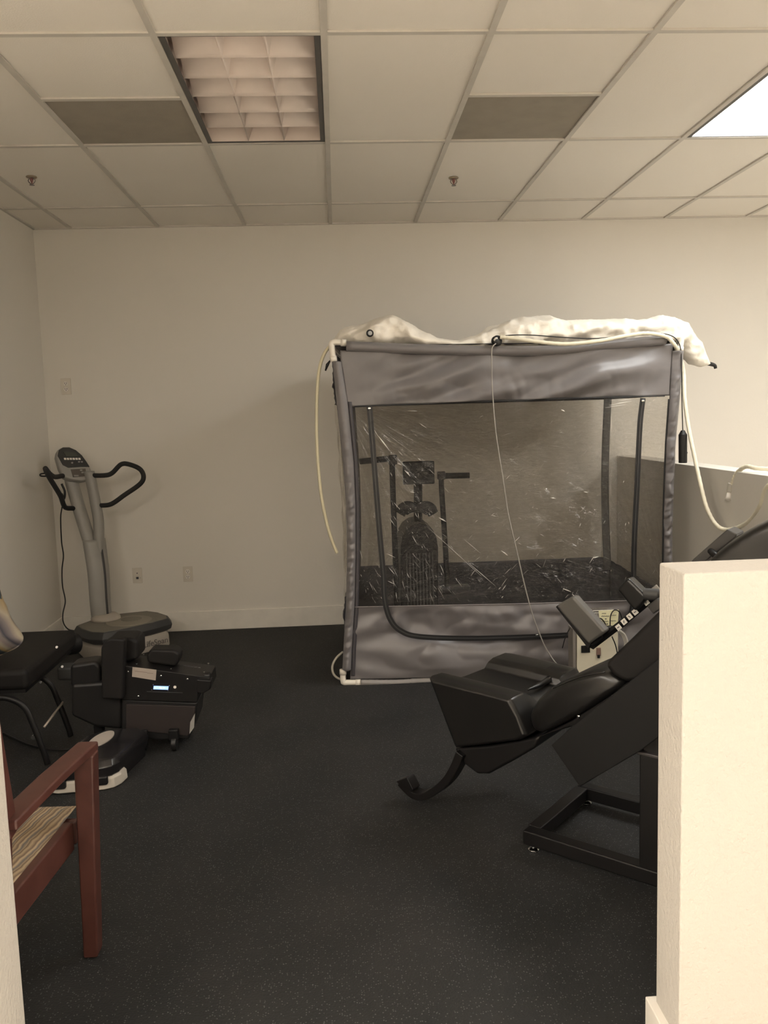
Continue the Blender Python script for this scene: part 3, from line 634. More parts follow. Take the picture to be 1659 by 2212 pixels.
# cross carrier under cushions joins plate and pads
Geo().tube([L3(.30, -.01, .56), L3(.30, .46, .56)], .025, 12).out('cross_tube', blackm, tb, smooth=True)
# seat with side rolls
near = [(920, 1464), (1000, 1484), (1060, 1499), (1103, 1511), (1124, 1550), (1140, 1592), (1120, 1602), (1040, 1612), (978, 1618), (948, 1540)]
nr = [TP(a, b, .02) for a, b in near]
cen = sum(nr, Vector())/len(nr)
def seatsec(w_, low, ins, sh=0):
    o = []
    for k, p in enumerate(nr):
        q = cen+(p-cen)*(1-ins)+WV*w_
        if k < 4: q = q-Z*low
        q = q+E2*sh*(1 if k in (0, 1, 9) else .35)
        o.append(q)
    return o
secs = [seatsec(0, 0.0, .10), seatsec(.012, 0, .03), seatsec(.035, 0, 0), seatsec(.085, 0, 0, .01), seatsec(.115, .010, 0, .02), seatsec(.145, .034, .0, .03), seatsec(.20, .040, 0, .04), seatsec(.325, .036, .0, .06), seatsec(.335, .010, 0, .07), seatsec(.36, -.004, 0, .08), seatsec(.44, -.006, 0, .09), seatsec(.475, 0, .03, .095), seatsec(.49, .0, .10, .1)]
Geo().loft(secs).out('seat', blackv, tb, bevel=.022, seg=4)
Geo().tube(spl([at(1140, 1490, z=.512), at(1165, 1480, z=.512), at(1188, 1465, z=.512), at(1197, 1450, z=.512), at(1190, 1439, z=.512)], 8), lambda t: .012*math.sin(math.pi*(.1+.8*t)), 12).out('seat_ridge', blackv, tb, smooth=True)
cr_ = spl([L3(-.16, .16, .545), L3(-.06, .20, .535), L3(.0, .27, .53), L3(.0, .34, .54), L3(-.06, .40, .555)], 8)
slab('seat_pan', [(979, 1616), (1060, 1610), (1130, 1598), (1167, 1590), (1155, 1617), (1105, 1646), (1055, 1673), (1030, 1673), (1003, 1652)], .05, .38, blackm, bevel=.012)
# curved foot support
bar = [(993, 1628), (982, 1655), (965, 1684), (942, 1706), (915, 1721), (893, 1719), (876, 1706), (862, 1691)]
Pb = spl([TP(a, b, .03) for a, b in bar], 6); v = []; f = []
for i, p in enumerate(Pb):
    t = (Pb[min(i+1, len(Pb)-1)]-Pb[max(i-1, 0)]).normalized(); n_ = t.cross(WV)
    wd = .022-.006*i/len(Pb)
    v += [p+n_*wd*.8-WV*.004, p-n_*wd*.8-WV*.004, p-n_*wd*.8+WV*.055, p+n_*wd*.8+WV*.055]
for i in range(len(Pb)-1):
    for k in range(4): a_ = i*4+k; b_ = i*4+(k+1) % 4; f.append((a_, b_, b_+4, a_+4))
f += [(0, 1, 2, 3), (len(v)-1, len(v)-2, len(v)-3, len(v)-4)]
mesh('foot_support', v, f, blackm, tb, bevel=.004)
slab('foot_plate', [(855, 1688), (878, 1680), (881, 1684), (892, 1706), (888, 1712), (866, 1700)], .026, .05, blackm, bevel=.003)
# lumbar roll
Bp = [(1125, 1551), (1150, 1513), (1180, 1487), (1215, 1468), (1262, 1452), (1309, 1445), (1330, 1462), (1352, 1476), (1332, 1497), (1290, 1524), (1248, 1548), (1212, 1567), (1168, 1590), (1140, 1592)]
nb = [TP(a, b, .005) for a, b in Bp]; cb = sum(nb, Vector())/len(nb)
bs = lambda w_, ins: [cb+(p-cb)*(1-ins)+WV*w_+E2*.10*w_ for p in nb]
Geo().loft([bs(0, .30), bs(.012, .10), bs(.035, .02), bs(.08, 0), bs(.25, -.03), bs(.40, 0), bs(.45, .02), bs(.475, .10), bs(.49, .3)]).out('lumbar_roll', blackv, tb, smooth=True, sub=1)
Geo().tube(spl([TP(a, b, -.004) for a, b in ((1195, 1487), (1225, 1473), (1262, 1460), (1306, 1452))], 6), .0025, 6).out('piping', blackv, tb, smooth=True)
slab('roll_bracket', [(1165, 1591), (1233, 1558), (1300, 1512), (1352, 1476), (1400, 1440), (1408, 1462), (1330, 1530), (1270, 1572), (1243, 1578), (1232, 1571)], .03, .05, blackm, bevel=.006)
for a, b in ((1325, 1504), (1250, 1548), (1246, 1568)):
    Geo().lathe(TP(a, b, .008), -WV, [(0, .006), (.003, .006), (.005, .003)], 10).out('bolt', chrome, tb)
# backrest
Cp = [(1304, 1440), (1322, 1461), (1352, 1478), (1400, 1470), (1470, 1400), (1560, 1300), (1505, 1238), (1428, 1314), (1370, 1372), (1313, 1427)]
nc = [TP(a, b, .0) for a, b in Cp]; cc = sum(nc, Vector())/len(nc)
bs2 = lambda P_, c_, w_, ins: [c_+(p-c_)*(1-ins)+WV*w_ for p in P_]
Geo().loft([bs2(nc, cc, 0, .06), bs2(nc, cc, .02, 0), bs2(nc, cc, .44, 0), bs2(nc, cc, .46, .06)]).out('backrest', brownv, tb, bevel=.014, seg=3)
Dp = [(1505, 1240), (1520, 1211), (1552, 1184), (1590, 1157), (1625, 1136), (1660, 1120), (1705, 1104), (1745, 1110), (1765, 1170), (1700, 1270), (1600, 1360), (1555, 1320)]
nd = [TP(a, b, .03) for a, b in Dp]; cd = sum(nd, Vector())/len(nd)
Geo().loft([bs2(nd, cd, 0, .30), bs2(nd, cd, .01, .14), bs2(nd, cd, .04, .04), bs2(nd, cd, .09, 0), bs2(nd, cd, .35, 0), bs2(nd, cd, .42, .05), bs2(nd, cd, .44, .14), bs2(nd, cd, .45, .3)]).out('head_cushion', blackv, tb, smooth=True, sub=1)
Geo().tube(spl([TP(a, b, .045) for a, b in ((1570, 1200), (1600, 1178), (1630, 1158), (1665, 1141))], 6), .004, 6).out('piping', blackv, tb, smooth=True)
# arm rest bar above the partition
slab('arm_rest', [(1480, 1228), (1497, 1208), (1571, 1143), (1592, 1154), (1590, 1160), (1525, 1212), (1500, 1236)], .52, .09, blackv2, bevel=.008)
Geo().tube([TP(1535, 1190, .53), TP(1552, 1207, .42)], .012, 10).out('arm_rest_post', blackm, tb, smooth=True)
# labelled scale arm with two square pads
Geo().tube([TP(1277, 1397, .52), TP(1345, 1345, .52), TP(1403, 1297, .52), TP(1470, 1245, .52)], .0135, 4).out('scale_arm', blackp, tb)
dirb = (TP(1403, 1297, .52)-TP(1277, 1397, .52)).normalized(); perp = dirb.cross(WV)
for k, ((a, b), gl) in enumerate(zip(((1336, 1355), (1348, 1343), (1360, 1332), (1372, 1322), (1396, 1301)), '1N4ZO')):
    c0 = TP(a, b, .499); ax = (dirb, WV, perp)
    lb = Geo().box(c0, (.021, .003, .021), ax).out('scale_label', whitep, tb, bevel=.001)
    Geo().box(c0-WV*.002, (.010, .001, .003), ((dirb*math.cos(k)+perp*math.sin(k)), WV, (perp*math.cos(k)-dirb*math.sin(k)))).out('label_mark', ink, lb)
greyv = mat('sheen_grey_vinyl', (.10, .095, .087), .42, bump=(200, .12, .001))  # glossy reflection on this pad put into a lighter base colour
def pad(px, off, th, m, name): return slab(name, px, off, th, m, bevel=.012, seg=4)
pad([(1200, 1309), (1237, 1287), (1309, 1366), (1271, 1393)], .47, .05, greyv, 'square_pad')
slab('pad_backing', [(1200, 1311), (1206, 1306), (1277, 1390), (1271, 1402)], .505, .03, blackp, bevel=.002)
pad([(1331, 1274), (1355, 1248), (1400, 1292), (1371, 1322)], .47, .06, blackv, 'square_pad')
Geo().tube([TP(1280, 1390, .50), TP(1300, 1372, .50)], .012, 8).out('pad_mount', blackm, tb)
Geo().lathe(TP(1408, 1284, .47), E2+WV*.3, [(-.03, .022), (.02, .022), (.03, .014)], 18).out('clamp_knob', darkgrey, tb, smooth=False, bevel=.002)
Geo().box(TP(1421, 1279, .49), (.035, .01, .05), (dirb, WV, perp)).out('clamp_bracket', silv, tb, bevel=.006)
Geo().box(TP(1420, 1307, .44), (.05, .05, .035), (dirb, WV, perp)).out('arm_bracket', blackv2, tb, bevel=.004)

# ------------------------------------------------------------------ generator behind the table
YG = 4.42
gn = thing('air_generator', (1.36, YG+.1, 0), 'cream box air generator on the floor in front of the tent', 'air generator')
a = at(1246, 1400, y=YG); b = at(1336, 1400, y=YG); zt = at(1290, 1321, y=YG).z
box('body', (a.x, YG, .03), (b.x, YG+.10, zt-.09), creamp, gn, bevel=.006)
box('top_tray', (a.x+.02, YG+.02, zt-.09), (b.x, YG+.09, zt), film_side, gn)
g = Geo()
for z_ in (zt, zt-.012): g.tube([(a.x+.02, YG+.02, z_), (b.x, YG+.02, z_)], .0018, 6)
g.out('tray_rim', whitep, gn)
for q_ in ((1243, 1247), ): box('side_trim', (at(q_[0]-6, 1400, y=YG).x, YG-.004, .03), (at(q_[1]-3, 1400, y=YG).x, YG+.09, zt-.09), mat('taupe_metal', (.22, .20, .18), .5), gn, bevel=.002)
q = at(1265, 1402, y=YG-.004); Geo().box(q, (.048, .008, .040)).out('control_panel', blackp, gn, bevel=.002)
q = at(1293, 1408, y=YG-.006); Geo().box(q, (.024, .010, .046)).out('switch_plate', mat('switch_plate', (.25, .16, .13), .4), gn, bevel=.003)
q = at(1293, 1418, y=YG-.012); Geo().box(q, (.014, .008, .018)).out('rocker_switch', blackp, gn, bevel=.002)
for xx in (a.x+.04, b.x-.04):
    for yy in (YG+.025, YG+.08): Geo().lathe((xx, yy, 0), Z, [(0, .012), (.032, .012)], 10).out('foot', blackp, gn)
nt_ = thing('handwritten_note', at(1315, 1338, y=YG-.012), 'pale yellow handwritten note taped to the cream generator', 'note')
a1 = [at(1293, 1319, y=YG-.012), at(1337, 1317, y=YG-.012), at(1334, 1352, y=YG-.012), at(1297, 1354, y=YG-.012)]
Geo().prism(a1, (0, .0015, 0)).out('paper', notep, nt_)
for k, (x0, x1, y) in enumerate(((1300, 1309, 1325), (1299, 1316, 1331), (1320, 1331, 1329), (1307, 1310, 1337), (1301, 1314, 1342), (1317, 1331, 1341), (1310, 1313, 1348))):
    pts = [at(x0+(x1-x0)*i/10, y+1.1*math.sin(i*2.3+k), y=YG-.0135) for i in range(11)]
    Geo().tube(pts, .0011, 5).out('handwriting', ink, nt_)
cb_ = Geo()
for pts in ([(1285, 1340), (1297, 1336), (1306, 1345), (1312, 1360)], [(1318, 1352), (1319, 1330), (1327, 1318), (1338, 1322), (1345, 1340)], [(1232, 1355), (1222, 1375), (1215, 1400)], [(1322, 1375), (1330, 1395), (1335, 1420)]):
    cb_.tube(spl([at(x, y, y=YG-.03) for x, y in pts], 8), .0032, 6)
cb_.out('cable', blackp, gn, smooth=True)
Geo().box(at(1310, 1358, y=YG-.03), (.075, .03, .03)).out('cable_plug', blackp, gn, bevel=.008)
cb_ = Geo()
for k in range(3): cb_.tube(spl([at(x+k*3, y, y=YG-.05-k*.01) for x, y in ((1333, 1362), (1344, 1372), (1350, 1390), (1346, 1410))], 8), .006, 8)
cb_.out('clear_tubing', mat('milky_tube', (.5, .48, .44), .2), gn, smooth=True)

# ------------------------------------------------------------------ vibration trainer in the corner
LV = Vector((.736, .677, 0)).normalized(); FV = Vector((.677, -.736, 0)).normalized(); OV = Vector((-1.628, 5.883, 0))
vt = thing('vibration_trainer', OV+FV*.17, 'silver vibration plate trainer with black handlebars in the far left corner', 'exercise machine')
V3 = lambda l, f_, z: OV+LV*l+FV*f_+Z*z
def outline(sc, z, dl=0, df=0):
    base = [(-.27, .02), (-.10, -.06), (.10, -.06), (.27, .02), (.295, .13), (.285, .26), (.24, .345), (.10, .37), (-.10, .37), (-.25, .36), (-.295, .28), (-.30, .14)]
    c = (0, .16); return [V3(c[0]+(l-c[0])*sc+dl, c[1]+(f_-c[1])*sc+df, z) for l, f_ in base]
Geo().loft([outline(.97, .0), outline(1.0, .02), outline(.99, .09), outline(.93, .115)]).out('base', baseplas, vt, bevel=.008)
Geo().loft([outline(.93, .112), outline(1.05, .130), outline(1.08, .160), outline(1.0, .198), outline(.98, .2)]).out('platform', darkgrey, vt, bevel=.005)
Geo().loft([outline(.97, .199), outline(.96, .204)]).out('platform_mat', greytop, vt, bevel=.002)
Geo().lathe(V3(.02, .20, .203), Z, [(0, .155), (.004, .150), (.005, .10)], 40).out('mat_inlay', mat('pale_grip', (.27, .245, .20), .8), vt, smooth=False)
Geo().lathe(V3(.05, .18, .207), Z, [(0, .07), (.003, .068)], 32).out('mat_badge', greytop, vt)
text('maker_name', 'LifeSpan', .058, mat('logo_grey', (.14, .13, .125), .6), vt, V3(.115, .374, .06), LV, Z)
# column : curved trunk splitting into two arms
def VC(px, py, yy): return at(px, py, y=yy)
tr = [(220, 1338, 5.83), (216, 1290, 5.84), (213, 1240, 5.86), (208, 1200, 5.88), (203, 1165, 5.90)]
P = spl([VC(*t) for t in tr], 6)
def rib_tube(P, rl, rf, m, name, parent=vt):
    secs = []
    for i, p in enumerate(P):
        t = i/(len(P)-1); a_, b_ = rl(t), rf(t)
        secs.append([p+LV*(math.cos(k)*a_)+FV*(math.sin(k)*b_) for k in [2*math.pi*q/16 for q in range(16)]])
    return Geo().loft(secs).out(name, m, parent, smooth=True)
rib_tube(P, lambda t: .072+.010*t, lambda t: .05, silv, 'column')
gv = rib_tube([p+FV*.044+LV*.022 for p in P], lambda t: .010, lambda t: .008, darkgrey, 'column_groove')
la = spl([VC(198, 1185, 5.89), VC(184, 1140, 5.91), VC(170, 1095, 5.93), VC(157, 1050, 5.94), VC(150, 1020, 5.95)], 6)
ra = spl([VC(213, 1200, 5.885), VC(213, 1130, 5.91), VC(206, 1085, 5.93), VC(198, 1045, 5.94), VC(192, 1018, 5.95)], 6)
rib_tube(la, lambda t: .046, lambda t: .040, silv, 'column_arm'); rib_tube(ra, lambda t: .036, lambda t: .040, silv, 'column_arm')
Geo().lathe(V3(-.06, .03, .195), Z, [(0, .10), (.03, .098), (.05, .075)], 24).out('column_collar', baseplas, vt, smooth=True)
NF = (FV+Z*.55+Vector((0, -.25, 0))).normalized(); CP = VC(158, 1000, 5.93)
CN = lambda px, py, d=0: at(px, py, pl=(CP+NF*d, NF))
head = [(121, 985), (123, 972), (134, 965), (150, 965), (165, 971), (178, 983), (188, 998), (196, 1012), (202, 1032), (178, 1038), (155, 1036), (138, 1030), (128, 1010)]
Geo().prism([CN(*q_) for q_ in head], -NF*.06).out('console', silv, vt, bevel=.016, seg=3)
face = [(125, 984), (127, 972), (136, 966), (150, 966), (164, 972), (177, 983), (187, 997), (194, 1008), (175, 1008), (148, 1010), (136, 1004)]
cf = Geo().prism([CN(a_, b_, .006) for a_, b_ in face], -NF*.012).out('console_face', mat('console_black', (.03, .03, .028), .4), vt, bevel=.003)
Geo().prism([CN(a_, b_, .010) for a_, b_ in ((137, 976), (163, 977), (169, 986), (143, 986))], -NF*.005).out('display', mat('grey_display', (.085, .09, .075), .25), cf)
for k in range(6): Geo().prism([CN(a_+k*6.2, b_, .010) for a_, b_ in ((138, 989), (142.5, 989), (143.5, 993), (139, 993))], -NF*.004).out('key', whitep, cf)
for a0 in ((154, 998), (169, 996), (175, 996)): Geo().prism([CN(a0[0]+i, a0[1]+j, .010) for i, j in ((0, 0), (4, 0), (4, 3), (0, 3))], -NF*.004).out('button', silv, cf)
Geo().prism([CN(a_, b_, .003) for a_, b_ in ((153, 1014), (185, 1012), (186, 1028), (158, 1031))], -NF*.006).out('lower_panel', mat('panel_brown', (.10, .085, .07), .5), vt)
for a0 in ((173, 1014), (176, 1019), (160, 1026), (165, 1026)): Geo().prism([CN(a0[0]+i, a0[1]+j, .006) for i, j in ((0, 0), (5, 0), (5, 3), (0, 3))], -NF*.004).out('button', silv, vt)
foam = mat('black_foam_grip', (.016, .016, .016), .75)
rh = [(190, 1027, 5.94), (225, 1027, 5.92), (242, 1022, 5.91), (262, 1003, 5.90), (282, 1004, 5.90), (303, 1014, 5.90), (310, 1030, 5.90), (302, 1046, 5.90), (268, 1070, 5.90), (240, 1089, 5.91), (215, 1092, 5.92), (203, 1092, 5.93)]
Geo().tube(spl([VC(*q_) for q_ in rh], 8), .0165, 12).out('handlebar', foam, vt, smooth=True)
lh = [(150, 1027, 5.93), (135, 1028, 5.86), (118, 1030, 5.76), (106, 1022, 5.64), (98, 1012, 5.58), (106, 1030, 5.60), (118, 1050, 5.66), (131, 1072, 5.72), (140, 1095, 5.80), (155, 1098, 5.88), (167, 1097, 5.92)]
Geo().tube(spl([VC(*q_) for q_ in lh], 8), .0165, 12).out('handlebar', foam, vt, smooth=True)
Geo().tube(spl([VC(*q_) for q_ in ((100, 1022, 5.58), (88, 1024, 5.60), (88, 1028, 5.62), (102, 1029, 5.62))], 5), .005, 8).out('cable_hook', blackm, vt, smooth=True)
Geo().tube(spl([VC(*q_) for q_ in ((133, 1045, 5.76), (140, 1062, 5.76), (138, 1078, 5.76), (133, 1066, 5.76))], 5), .008, 8).out('coiled_strap', blackp, vt, smooth=True)
cd_ = Geo().tube(spl([VC(*q_) for q_ in ((134, 1095, 5.78), (131, 1120, 5.84), (133, 1170, 5.9), (137, 1200, 5.9), (134, 1230, 5.9), (135, 1265, 5.9), (141, 1298, 5.88), (136, 1325, 5.86), (137, 1345, 5.83), (147, 1359, 5.78), (162, 1363, 5.73))], 10), .0045, 8).out('power_cord', blackp, None, smooth=True)
tag(cd_, 'thin dark cord hanging down beside the vibration trainer column', 'cord')

# ------------------------------------------------------------------ roller unit with blue display
YU = 3.90; UX = Vector((1, 0, 0)); UY = Vector((0, 1, 0)); AU_ = (UX, UY, Z)
ru = thing('traction_unit', (-.86, YU+.1, 0), 'black wheeled therapy unit with glowing blue display and padded rolls on top', 'therapy machine')
upl = lambda px, py, d=0: at(px, py, y=YU-d)
def up_(name, px, dy, th, m, parent=ru, **k): return Geo().prism([at(a_, b_, y=YU+dy) for a_, b_ in px], UY*th).out(name, m, parent, **k)
up_('upper_case', [(264, 1437), (453, 1463), (456, 1487), (440, 1496), (428, 1497), (426, 1518), (264, 1512)], 0, .19, blackm, bevel=.004)
up_('lower_case', [(262, 1510), (427, 1517), (422, 1560), (408, 1597), (330, 1600), (296, 1588), (262, 1580)], .015, .22, blackp, bevel=.01)
up_('rear_case', [(152, 1478), (264, 1470), (264, 1578), (205, 1572), (152, 1548)], .04, .20, blackp, bevel=.02)
up_('skirt_plate', [(272, 1521), (422, 1526), (418, 1560), (406, 1590), (272, 1576)], .008, .01, mat('brown_black_panel', (.018, .012, .011), .6), bevel=.003)
fa = up_('name_plate', ((286, 1441), (338, 1447), (336, 1470), (285, 1462)), -.003, .003, mat('plate_tan', (.36, .31, .27), .5), bevel=.0006)
for k, (x0, x1, y0, y1) in enumerate(((291, 318, 1449, 1452), (318, 331, 1453, 1454.5))):
    Geo().prism([upl(x0, y0, .0035), upl(x1, y1, .0035), upl(x1, y1+1.2, .0035), upl(x0, y0+1.2, .0035)], UY*.0005).out('plate_lettering', mat('faint_letter', (.22, .17, .15), .6), fa)
dp = Geo().prism([upl(*q_, .003) for q_ in ((332, 1482), (364, 1483), (363, 1490), (331, 1489))], UY*.004).out('display', lcdm, ru)
for x0, x1 in ((334, 336), (344, 349), (352, 356)): Geo().prism([upl(x0, 1484.6, .0042), upl(x1, 1485, .0042), upl(x1, 1487, .0042), upl(x0, 1486.6, .0042)], UY*.0008).out('digits', lcdw, dp)
Geo().prism([upl(317, 1493.5, .003), upl(394, 1496, .003), upl(394, 1497.2, .003), upl(317, 1494.7, .003)], UY*.002).out('panel_edge', darkgrey, ru)
for a_, b_, r_ in ((378, 1484, .007), (277, 1451, .004), (348, 1460, .0045), (405, 1467, .0045), (299, 1504, .0045), (331, 1479, .0025), (366, 1481, .0025), (328, 1490, .0025), (363, 1492, .0025), (442, 1485, .0035)):
    Geo().lathe(upl(a_, b_, -.001), -UY, [(0, r_), (.003, r_), (.004, r_*.6)], 12).out('button' if r_ > .006 else 'screw', whitep if r_ > .006 else chrome, ru)
for a_, b_, d_y in ((295, 1433, .05), (369, 1444, .05), (441, 1452, .03), (450, 1433, .15), (310, 1414, .17)):
    Geo().lathe(at(a_, b_, y=YU+d_y), Z, [(-.004, .0045), (.001, .0045)], 10).out('screw', chrome, ru)
Geo().lathe(at(447, 1461, y=YU+.03), UX, [(-.01, .022), (.014, .022), (.018, .015)], 20).out('side_knob', blackm, ru, bevel=.002)
up_('latch', [(424, 1468), (457, 1470), (454, 1490), (438, 1499), (424, 1496)], -.012, .06, blackm, bevel=.006)
g = Geo()
for k in range(7): g.box(at(385+k*7.5, 1436+k*1.0, y=YU+.12), (.012, .004, .003))
g.out('vent_slots', ink, ru)
up_('front_pad', [(217, 1400), (228, 1384), (240, 1379), (270, 1381), (268, 1400), (266, 1512), (219, 1511)], -.035, .06, brownv, bevel=.012)
up_('pad_block', [(232, 1380), (285, 1378), (298, 1386), (299, 1424), (272, 1432), (240, 1420)], .03, .16, brownv, bevel=.022, seg=4)
up_('small_pad', [(316, 1416), (325, 1403), (376, 1404), (388, 1412), (386, 1432), (378, 1441), (318, 1432)], .06, .10, brownv, bevel=.014, seg=4)
up_('roll_cap', [(150, 1436), (205, 1428), (218, 1440), (218, 1480), (150, 1486)], .06, .12, blackp, bevel=.02)
for a_, b_, y_ in ((377, 1606, .0), (310, 1580, .02), (395, 1575, .20), (215, 1580, .12)):
    cc_ = at(a_, b_, y=YU+y_); cc_.z = .035
    w1 = Geo().lathe(cc_-UX*.012, UX, [(0, .033), (.002, .035), (.022, .035), (.024, .033)], 24).out('castor_wheel', blackp, ru, bevel=.002)
    Geo().box(cc_+Z*.045, (.045, .04, .05), AU_).out('castor_fork', blackm, w1, bevel=.004)
up_('side_label', [(411, 1560), (421, 1541), (419, 1572), (409, 1586)], -.004, .004, silv)

# ------------------------------------------------------------------ black therapy bench at the left
bn = thing('therapy_bench', (-1.68, 4.15, 0), 'black padded bench on bent tube legs at the left wall', 'bench')
box('seat_pad', (-2.05, 3.78, .36), (-1.44, 4.52, .46), brownv, bn, bevel=.03, seg=4)
Geo().tube([at(-60, 1432, y=4.05), at(30, 1412, y=4.25), at(166, 1389, y=4.55)], .058, 18).out('bolster', brownv, bn, bevel=.012)
box('seat_board', (-2.03, 3.80, .345), (-1.46, 4.50, .365), blackm, bn)
for yy in (3.78, 4.42):
    f1 = (-1.37, yy, .012) if yy < 4 else (-1.34, yy-.3, .012)
    y2 = f1[1]
    Geo().tube(spl([(-1.98, y2, .33), (-1.62, y2, .335), (-1.52, y2, .325), (-1.46, y2, .28), (-1.43, y2, .2), (-1.39, y2, .06), (-1.38, y2, .012)], 6), .014, 12).out('leg', blackm, bn, smooth=True)
    Geo().tube([(-2.0, y2, .34), (-2.03, y2, .012)], .014, 12).out('leg', blackm, bn, smooth=True)
Geo().tube([at(95, 1571, z=.17), at(136, 1517, z=.22)], .006, 8).out('silver_rod', mat('dull_aluminium', (.30, .26, .22), .4, metal=.4), bn, smooth=True)
Geo().box(at(150, 1450, y=4.25), (.10, .10, .07)).out('clamp', darkgrey, bn, bevel=.015)
for a_, b_ in ((88, 1474), (135, 1440), (123, 1398)): Geo().lathe(at(a_, b_, y=3.9), (0, -1, .3), [(0, .006), (.004, .006)], 10).out('bolt', chrome, bn)
Geo().lathe(at(73, 1592, y=3.9)*1, (0, -1, 0), [(-.01, .010), (.01, .010)], 14).out('foot_cap', chrome, bn)
# pillow
ol = [(-40, 1208), (-12, 1250), (2, 1290), (12, 1310), (20, 1333), (30, 1350), (38, 1361), (46, 1371), (50, 1381), (46, 1390), (35, 1400), (18, 1408), (0, 1416), (-40, 1428), (-100, 1432), (-150, 1420), (-172, 1370), (-170, 1290), (-160, 1220), (-130, 1190), (-80, 1185)]
OP = [at(a_, b_, y=4.0) for a_, b_ in ol]; PCc = sum(OP, Vector())/len(OP); OP = spl(OP+[OP[0]], 4)[:-1]; n_ = len(OP); v = []; f = []
for sd in (-1, 1):
    for r_ in (1.0, .97, .9, .8, .65, .5, .35, .2, .05):
        for p in OP:
            q = PCc+(p-PCc)*r_; fl = noise.noise(Vector((q.x*9, q.z*9, sd)))*.018*(1-r_**6)
            q.y += sd*(.105*(1-r_**2.2)**.6+fl); v.append(q)
for h in range(2):
    for k in range(8):
        for i in range(n_):
            a_ = h*9*n_+k*n_+i; b_ = h*9*n_+k*n_+(i+1) % n_; f.append((a_, b_, b_+n_, a_+n_))
    f.append([h*9*n_+8*n_+i for i in range(n_)])
for i in range(n_): f.append((i, (i+1) % n_, 9*n_+(i+1) % n_, 9*n_+i))
pl_ = mesh('striped_pillow', v, f, pillowfab, None, smooth=True)
pl_['label'] = 'striped tan and slate pillow resting on the black bench at the left edge'; pl_['category'] = 'pillow'

# ------------------------------------------------------------------ small vibration platform (black top, white foot)
st = thing('step_platform', (-1.15, 3.80, 0), 'low black step platform with white foot and pale oval badge', 'step trainer')
a = Vector((-1.27, 3.47, 0)); b = Vector((-1.00, 3.50, 0)); SX = (b-a).normalized(); SY = Vector((.18, .98, 0)).normalized()
SO = (a+b)/2
S3 = lambda x, y, z: SO+SX*x+SY*y+Z*z
def sec_(hw, z, y0, y1, r=.05):
    return [S3(-hw, y0+r, z), S3(-hw+r*.3, y0+r*.3, z), S3(-hw+r, y0, z), S3(hw-r, y0, z), S3(hw-r*.3, y0+r*.3, z), S3(hw, y0+r, z), S3(hw, y1-r, z), S3(hw-r, y1, z), S3(-hw+r, y1, z), S3(-hw, y1-r, z)]
Geo().loft([sec_(.135, 0, .0, .14), sec_(.145, .006, -.01, .15), sec_(.142, .045, -.005, .15), sec_(.13, .065, .01, .14)]).out('foot', mat('white_foot', (.50, .46, .40), .5), st, bevel=.004)
Geo().loft([sec_(.125, .004, .04, .39), sec_(.128, .045, .01, .39), sec_(.135, .06, -.008, .40), sec_(.14, .10, -.01, .40), sec_(.13, .125, .01, .39), sec_(.12, .13, .02, .385)]).out('deck', mat('glossy_black', (.013, .012, .013), .25, bump=(90, .1, .001)), st, bevel=.006)
for s_ in (-1, 1): Geo().box(S3(s_*.085, -.008, .045), (.05, .02, .04), (SX, SY, Z)).out('deck_lug', MATS['glossy_black'], st, bevel=.010, seg=3)
ec = at(219, 1596, z=.134); ax1 = (at(241, 1578, z=.134)-at(199, 1612, z=.134)); r1 = ax1.length/2*1.02; ax1.normalize(); ax2 = Vector((-ax1.y, ax1.x, 0)); r2 = .042
pe = [ec+ax1*(math.cos(t)*r1)+ax2*(math.sin(t)*r2) for t in [2*math.pi*k/48 for k in range(48)]]
Geo().prism([p-Z*.003 for p in pe], Z*.005).out('oval_badge', mat('badge_white', (.42, .37, .33), .5), st)
fc = Geo().tube(spl([at(x, y, z=.006) for x, y in ((6, 1583), (30, 1595), (60, 1608), (95, 1617), (130, 1620), (165, 1617))], 8), .005, 8).out('floor_cable', blackp, None, smooth=True)
tag(fc, 'thin black cable lying on the dark floor under the bench', 'cable')

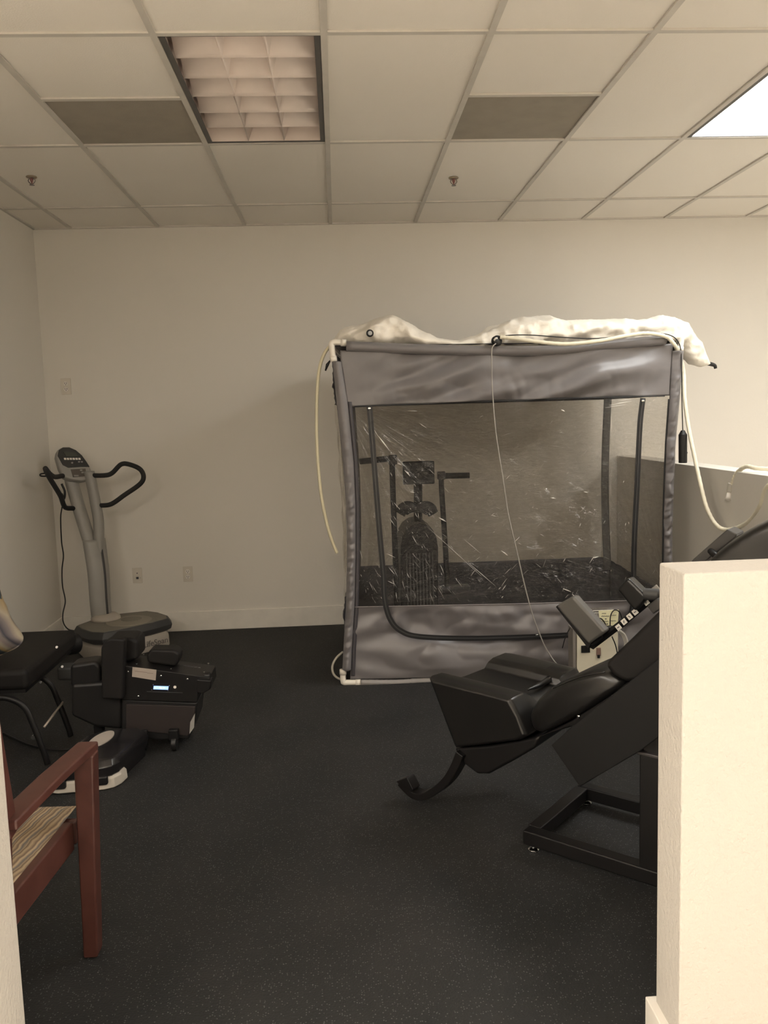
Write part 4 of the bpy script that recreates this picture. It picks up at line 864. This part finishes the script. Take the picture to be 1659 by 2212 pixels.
# ------------------------------------------------------------------ red wooden arm chair
ch = thing('wooden_armchair', (-1.08, 2.15, 0), 'red-brown wooden armchair with striped fabric seat beside the left partition', 'chair')
def beam(name, a_, b_, sx, sy_, m=wood, bev=.006, up=None):
    a_ = Vector(a_); b_ = Vector(b_); d__ = (b_-a_); L_ = d__.length; d__.normalize()
    ux = Vector((1, 0, 0)) if abs(d__.x) < .9 else Vector((0, 1, 0)); ux = (ux-d__*ux.dot(d__)).normalized(); uy = d__.cross(ux)
    return Geo().box((a_+b_)/2, (sx, sy_, L_), (ux, uy, d__)).out(name, m, ch, bevel=bev)
xa = -.745
def leg(x0, x1, y0, y1, z1, w0=.042, w1=.056, sd=.028):
    secs = []
    for t in (0, .5, 1):
        w_ = w0+(w1-w0)*t; c = Vector((x0+(x1-x0)*t, y0+(y1-y0)*t, z1*t))
        secs.append([c+Vector((i*w_/2, j*sd, 0)) for i, j in ((-1, -1), (1, -1), (1, 1), (-1, 1))])
    return Geo().loft(secs).out('leg', wood, ch, bevel=.006)
leg(-.775, -.742, 2.368, 2.33, .628); leg(-1.39, -1.425, 2.368, 2.33, .628)
leg(-.855, -.835, 1.90, 1.93, .60); leg(-1.38, -1.37, 1.90, 1.93, .60)
def arm(x0, x1):
    v = []
    secs = []
    for t, z_ in ((0, .65), (.5, .655), (1, .65)):
        c = Vector((x0+(x1-x0)*t, 2.362+(1.885-2.362)*t, z_)); hw = .029+.003*t
        secs.append([c+Vector((-hw, 0, 0)), c+Vector((hw, 0, 0)), c+Vector((hw, 0, -.026)), c+Vector((-hw, 0, -.026))])
    return Geo().loft(secs).out('arm_rest', wood, ch, bevel=.006)
arm(-.743, -.80); arm(-1.425, -1.37)
beam('side_rail', (-.812, 2.35, .375), (-.845, 1.93, .375), .028, .085)
beam('side_rail', (-1.36, 2.35, .375), (-1.34, 1.91, .375), .028, .085)
beam('front_rail', (-1.37, 2.385, .37), (-.80, 2.385, .37), .03, .07); beam('rear_rail', (-1.35, 1.93, .37), (-.82, 1.93, .37), .03, .07)
def seatg(u, v):
    x = -1.345+(.525-.03*v)*u; y = 2.455+(1.955-2.455)*v; e = min(1, 10*u)*min(1, 10*(1-u))*min(1, 10*v)*min(1, 10*(1-v))
    return Vector((x, y, .415+.025*e))
v, f = grid(seatg, 24, 24)
n0 = len(v); g = Geo(); g.add(v, f)
g.box((-1.103, 2.205, .398), (.475, .50, .036)); g.out('seat', seatfab, ch, smooth=False)
for p in bpy.data.objects['seat.001'].data.polygons if 'seat.001' in bpy.data.objects else []: p.use_smooth = False
beam('back_post', (-.80, 1.915, .60), (-.81, 1.88, .92), .03, .05); beam('back_post', (-1.37, 1.915, .60), (-1.36, 1.88, .92), .03, .05)
box('back_cushion', (-1.345, 1.875, .45), (-.83, 1.925, .90), seatfab, ch, bevel=.012)
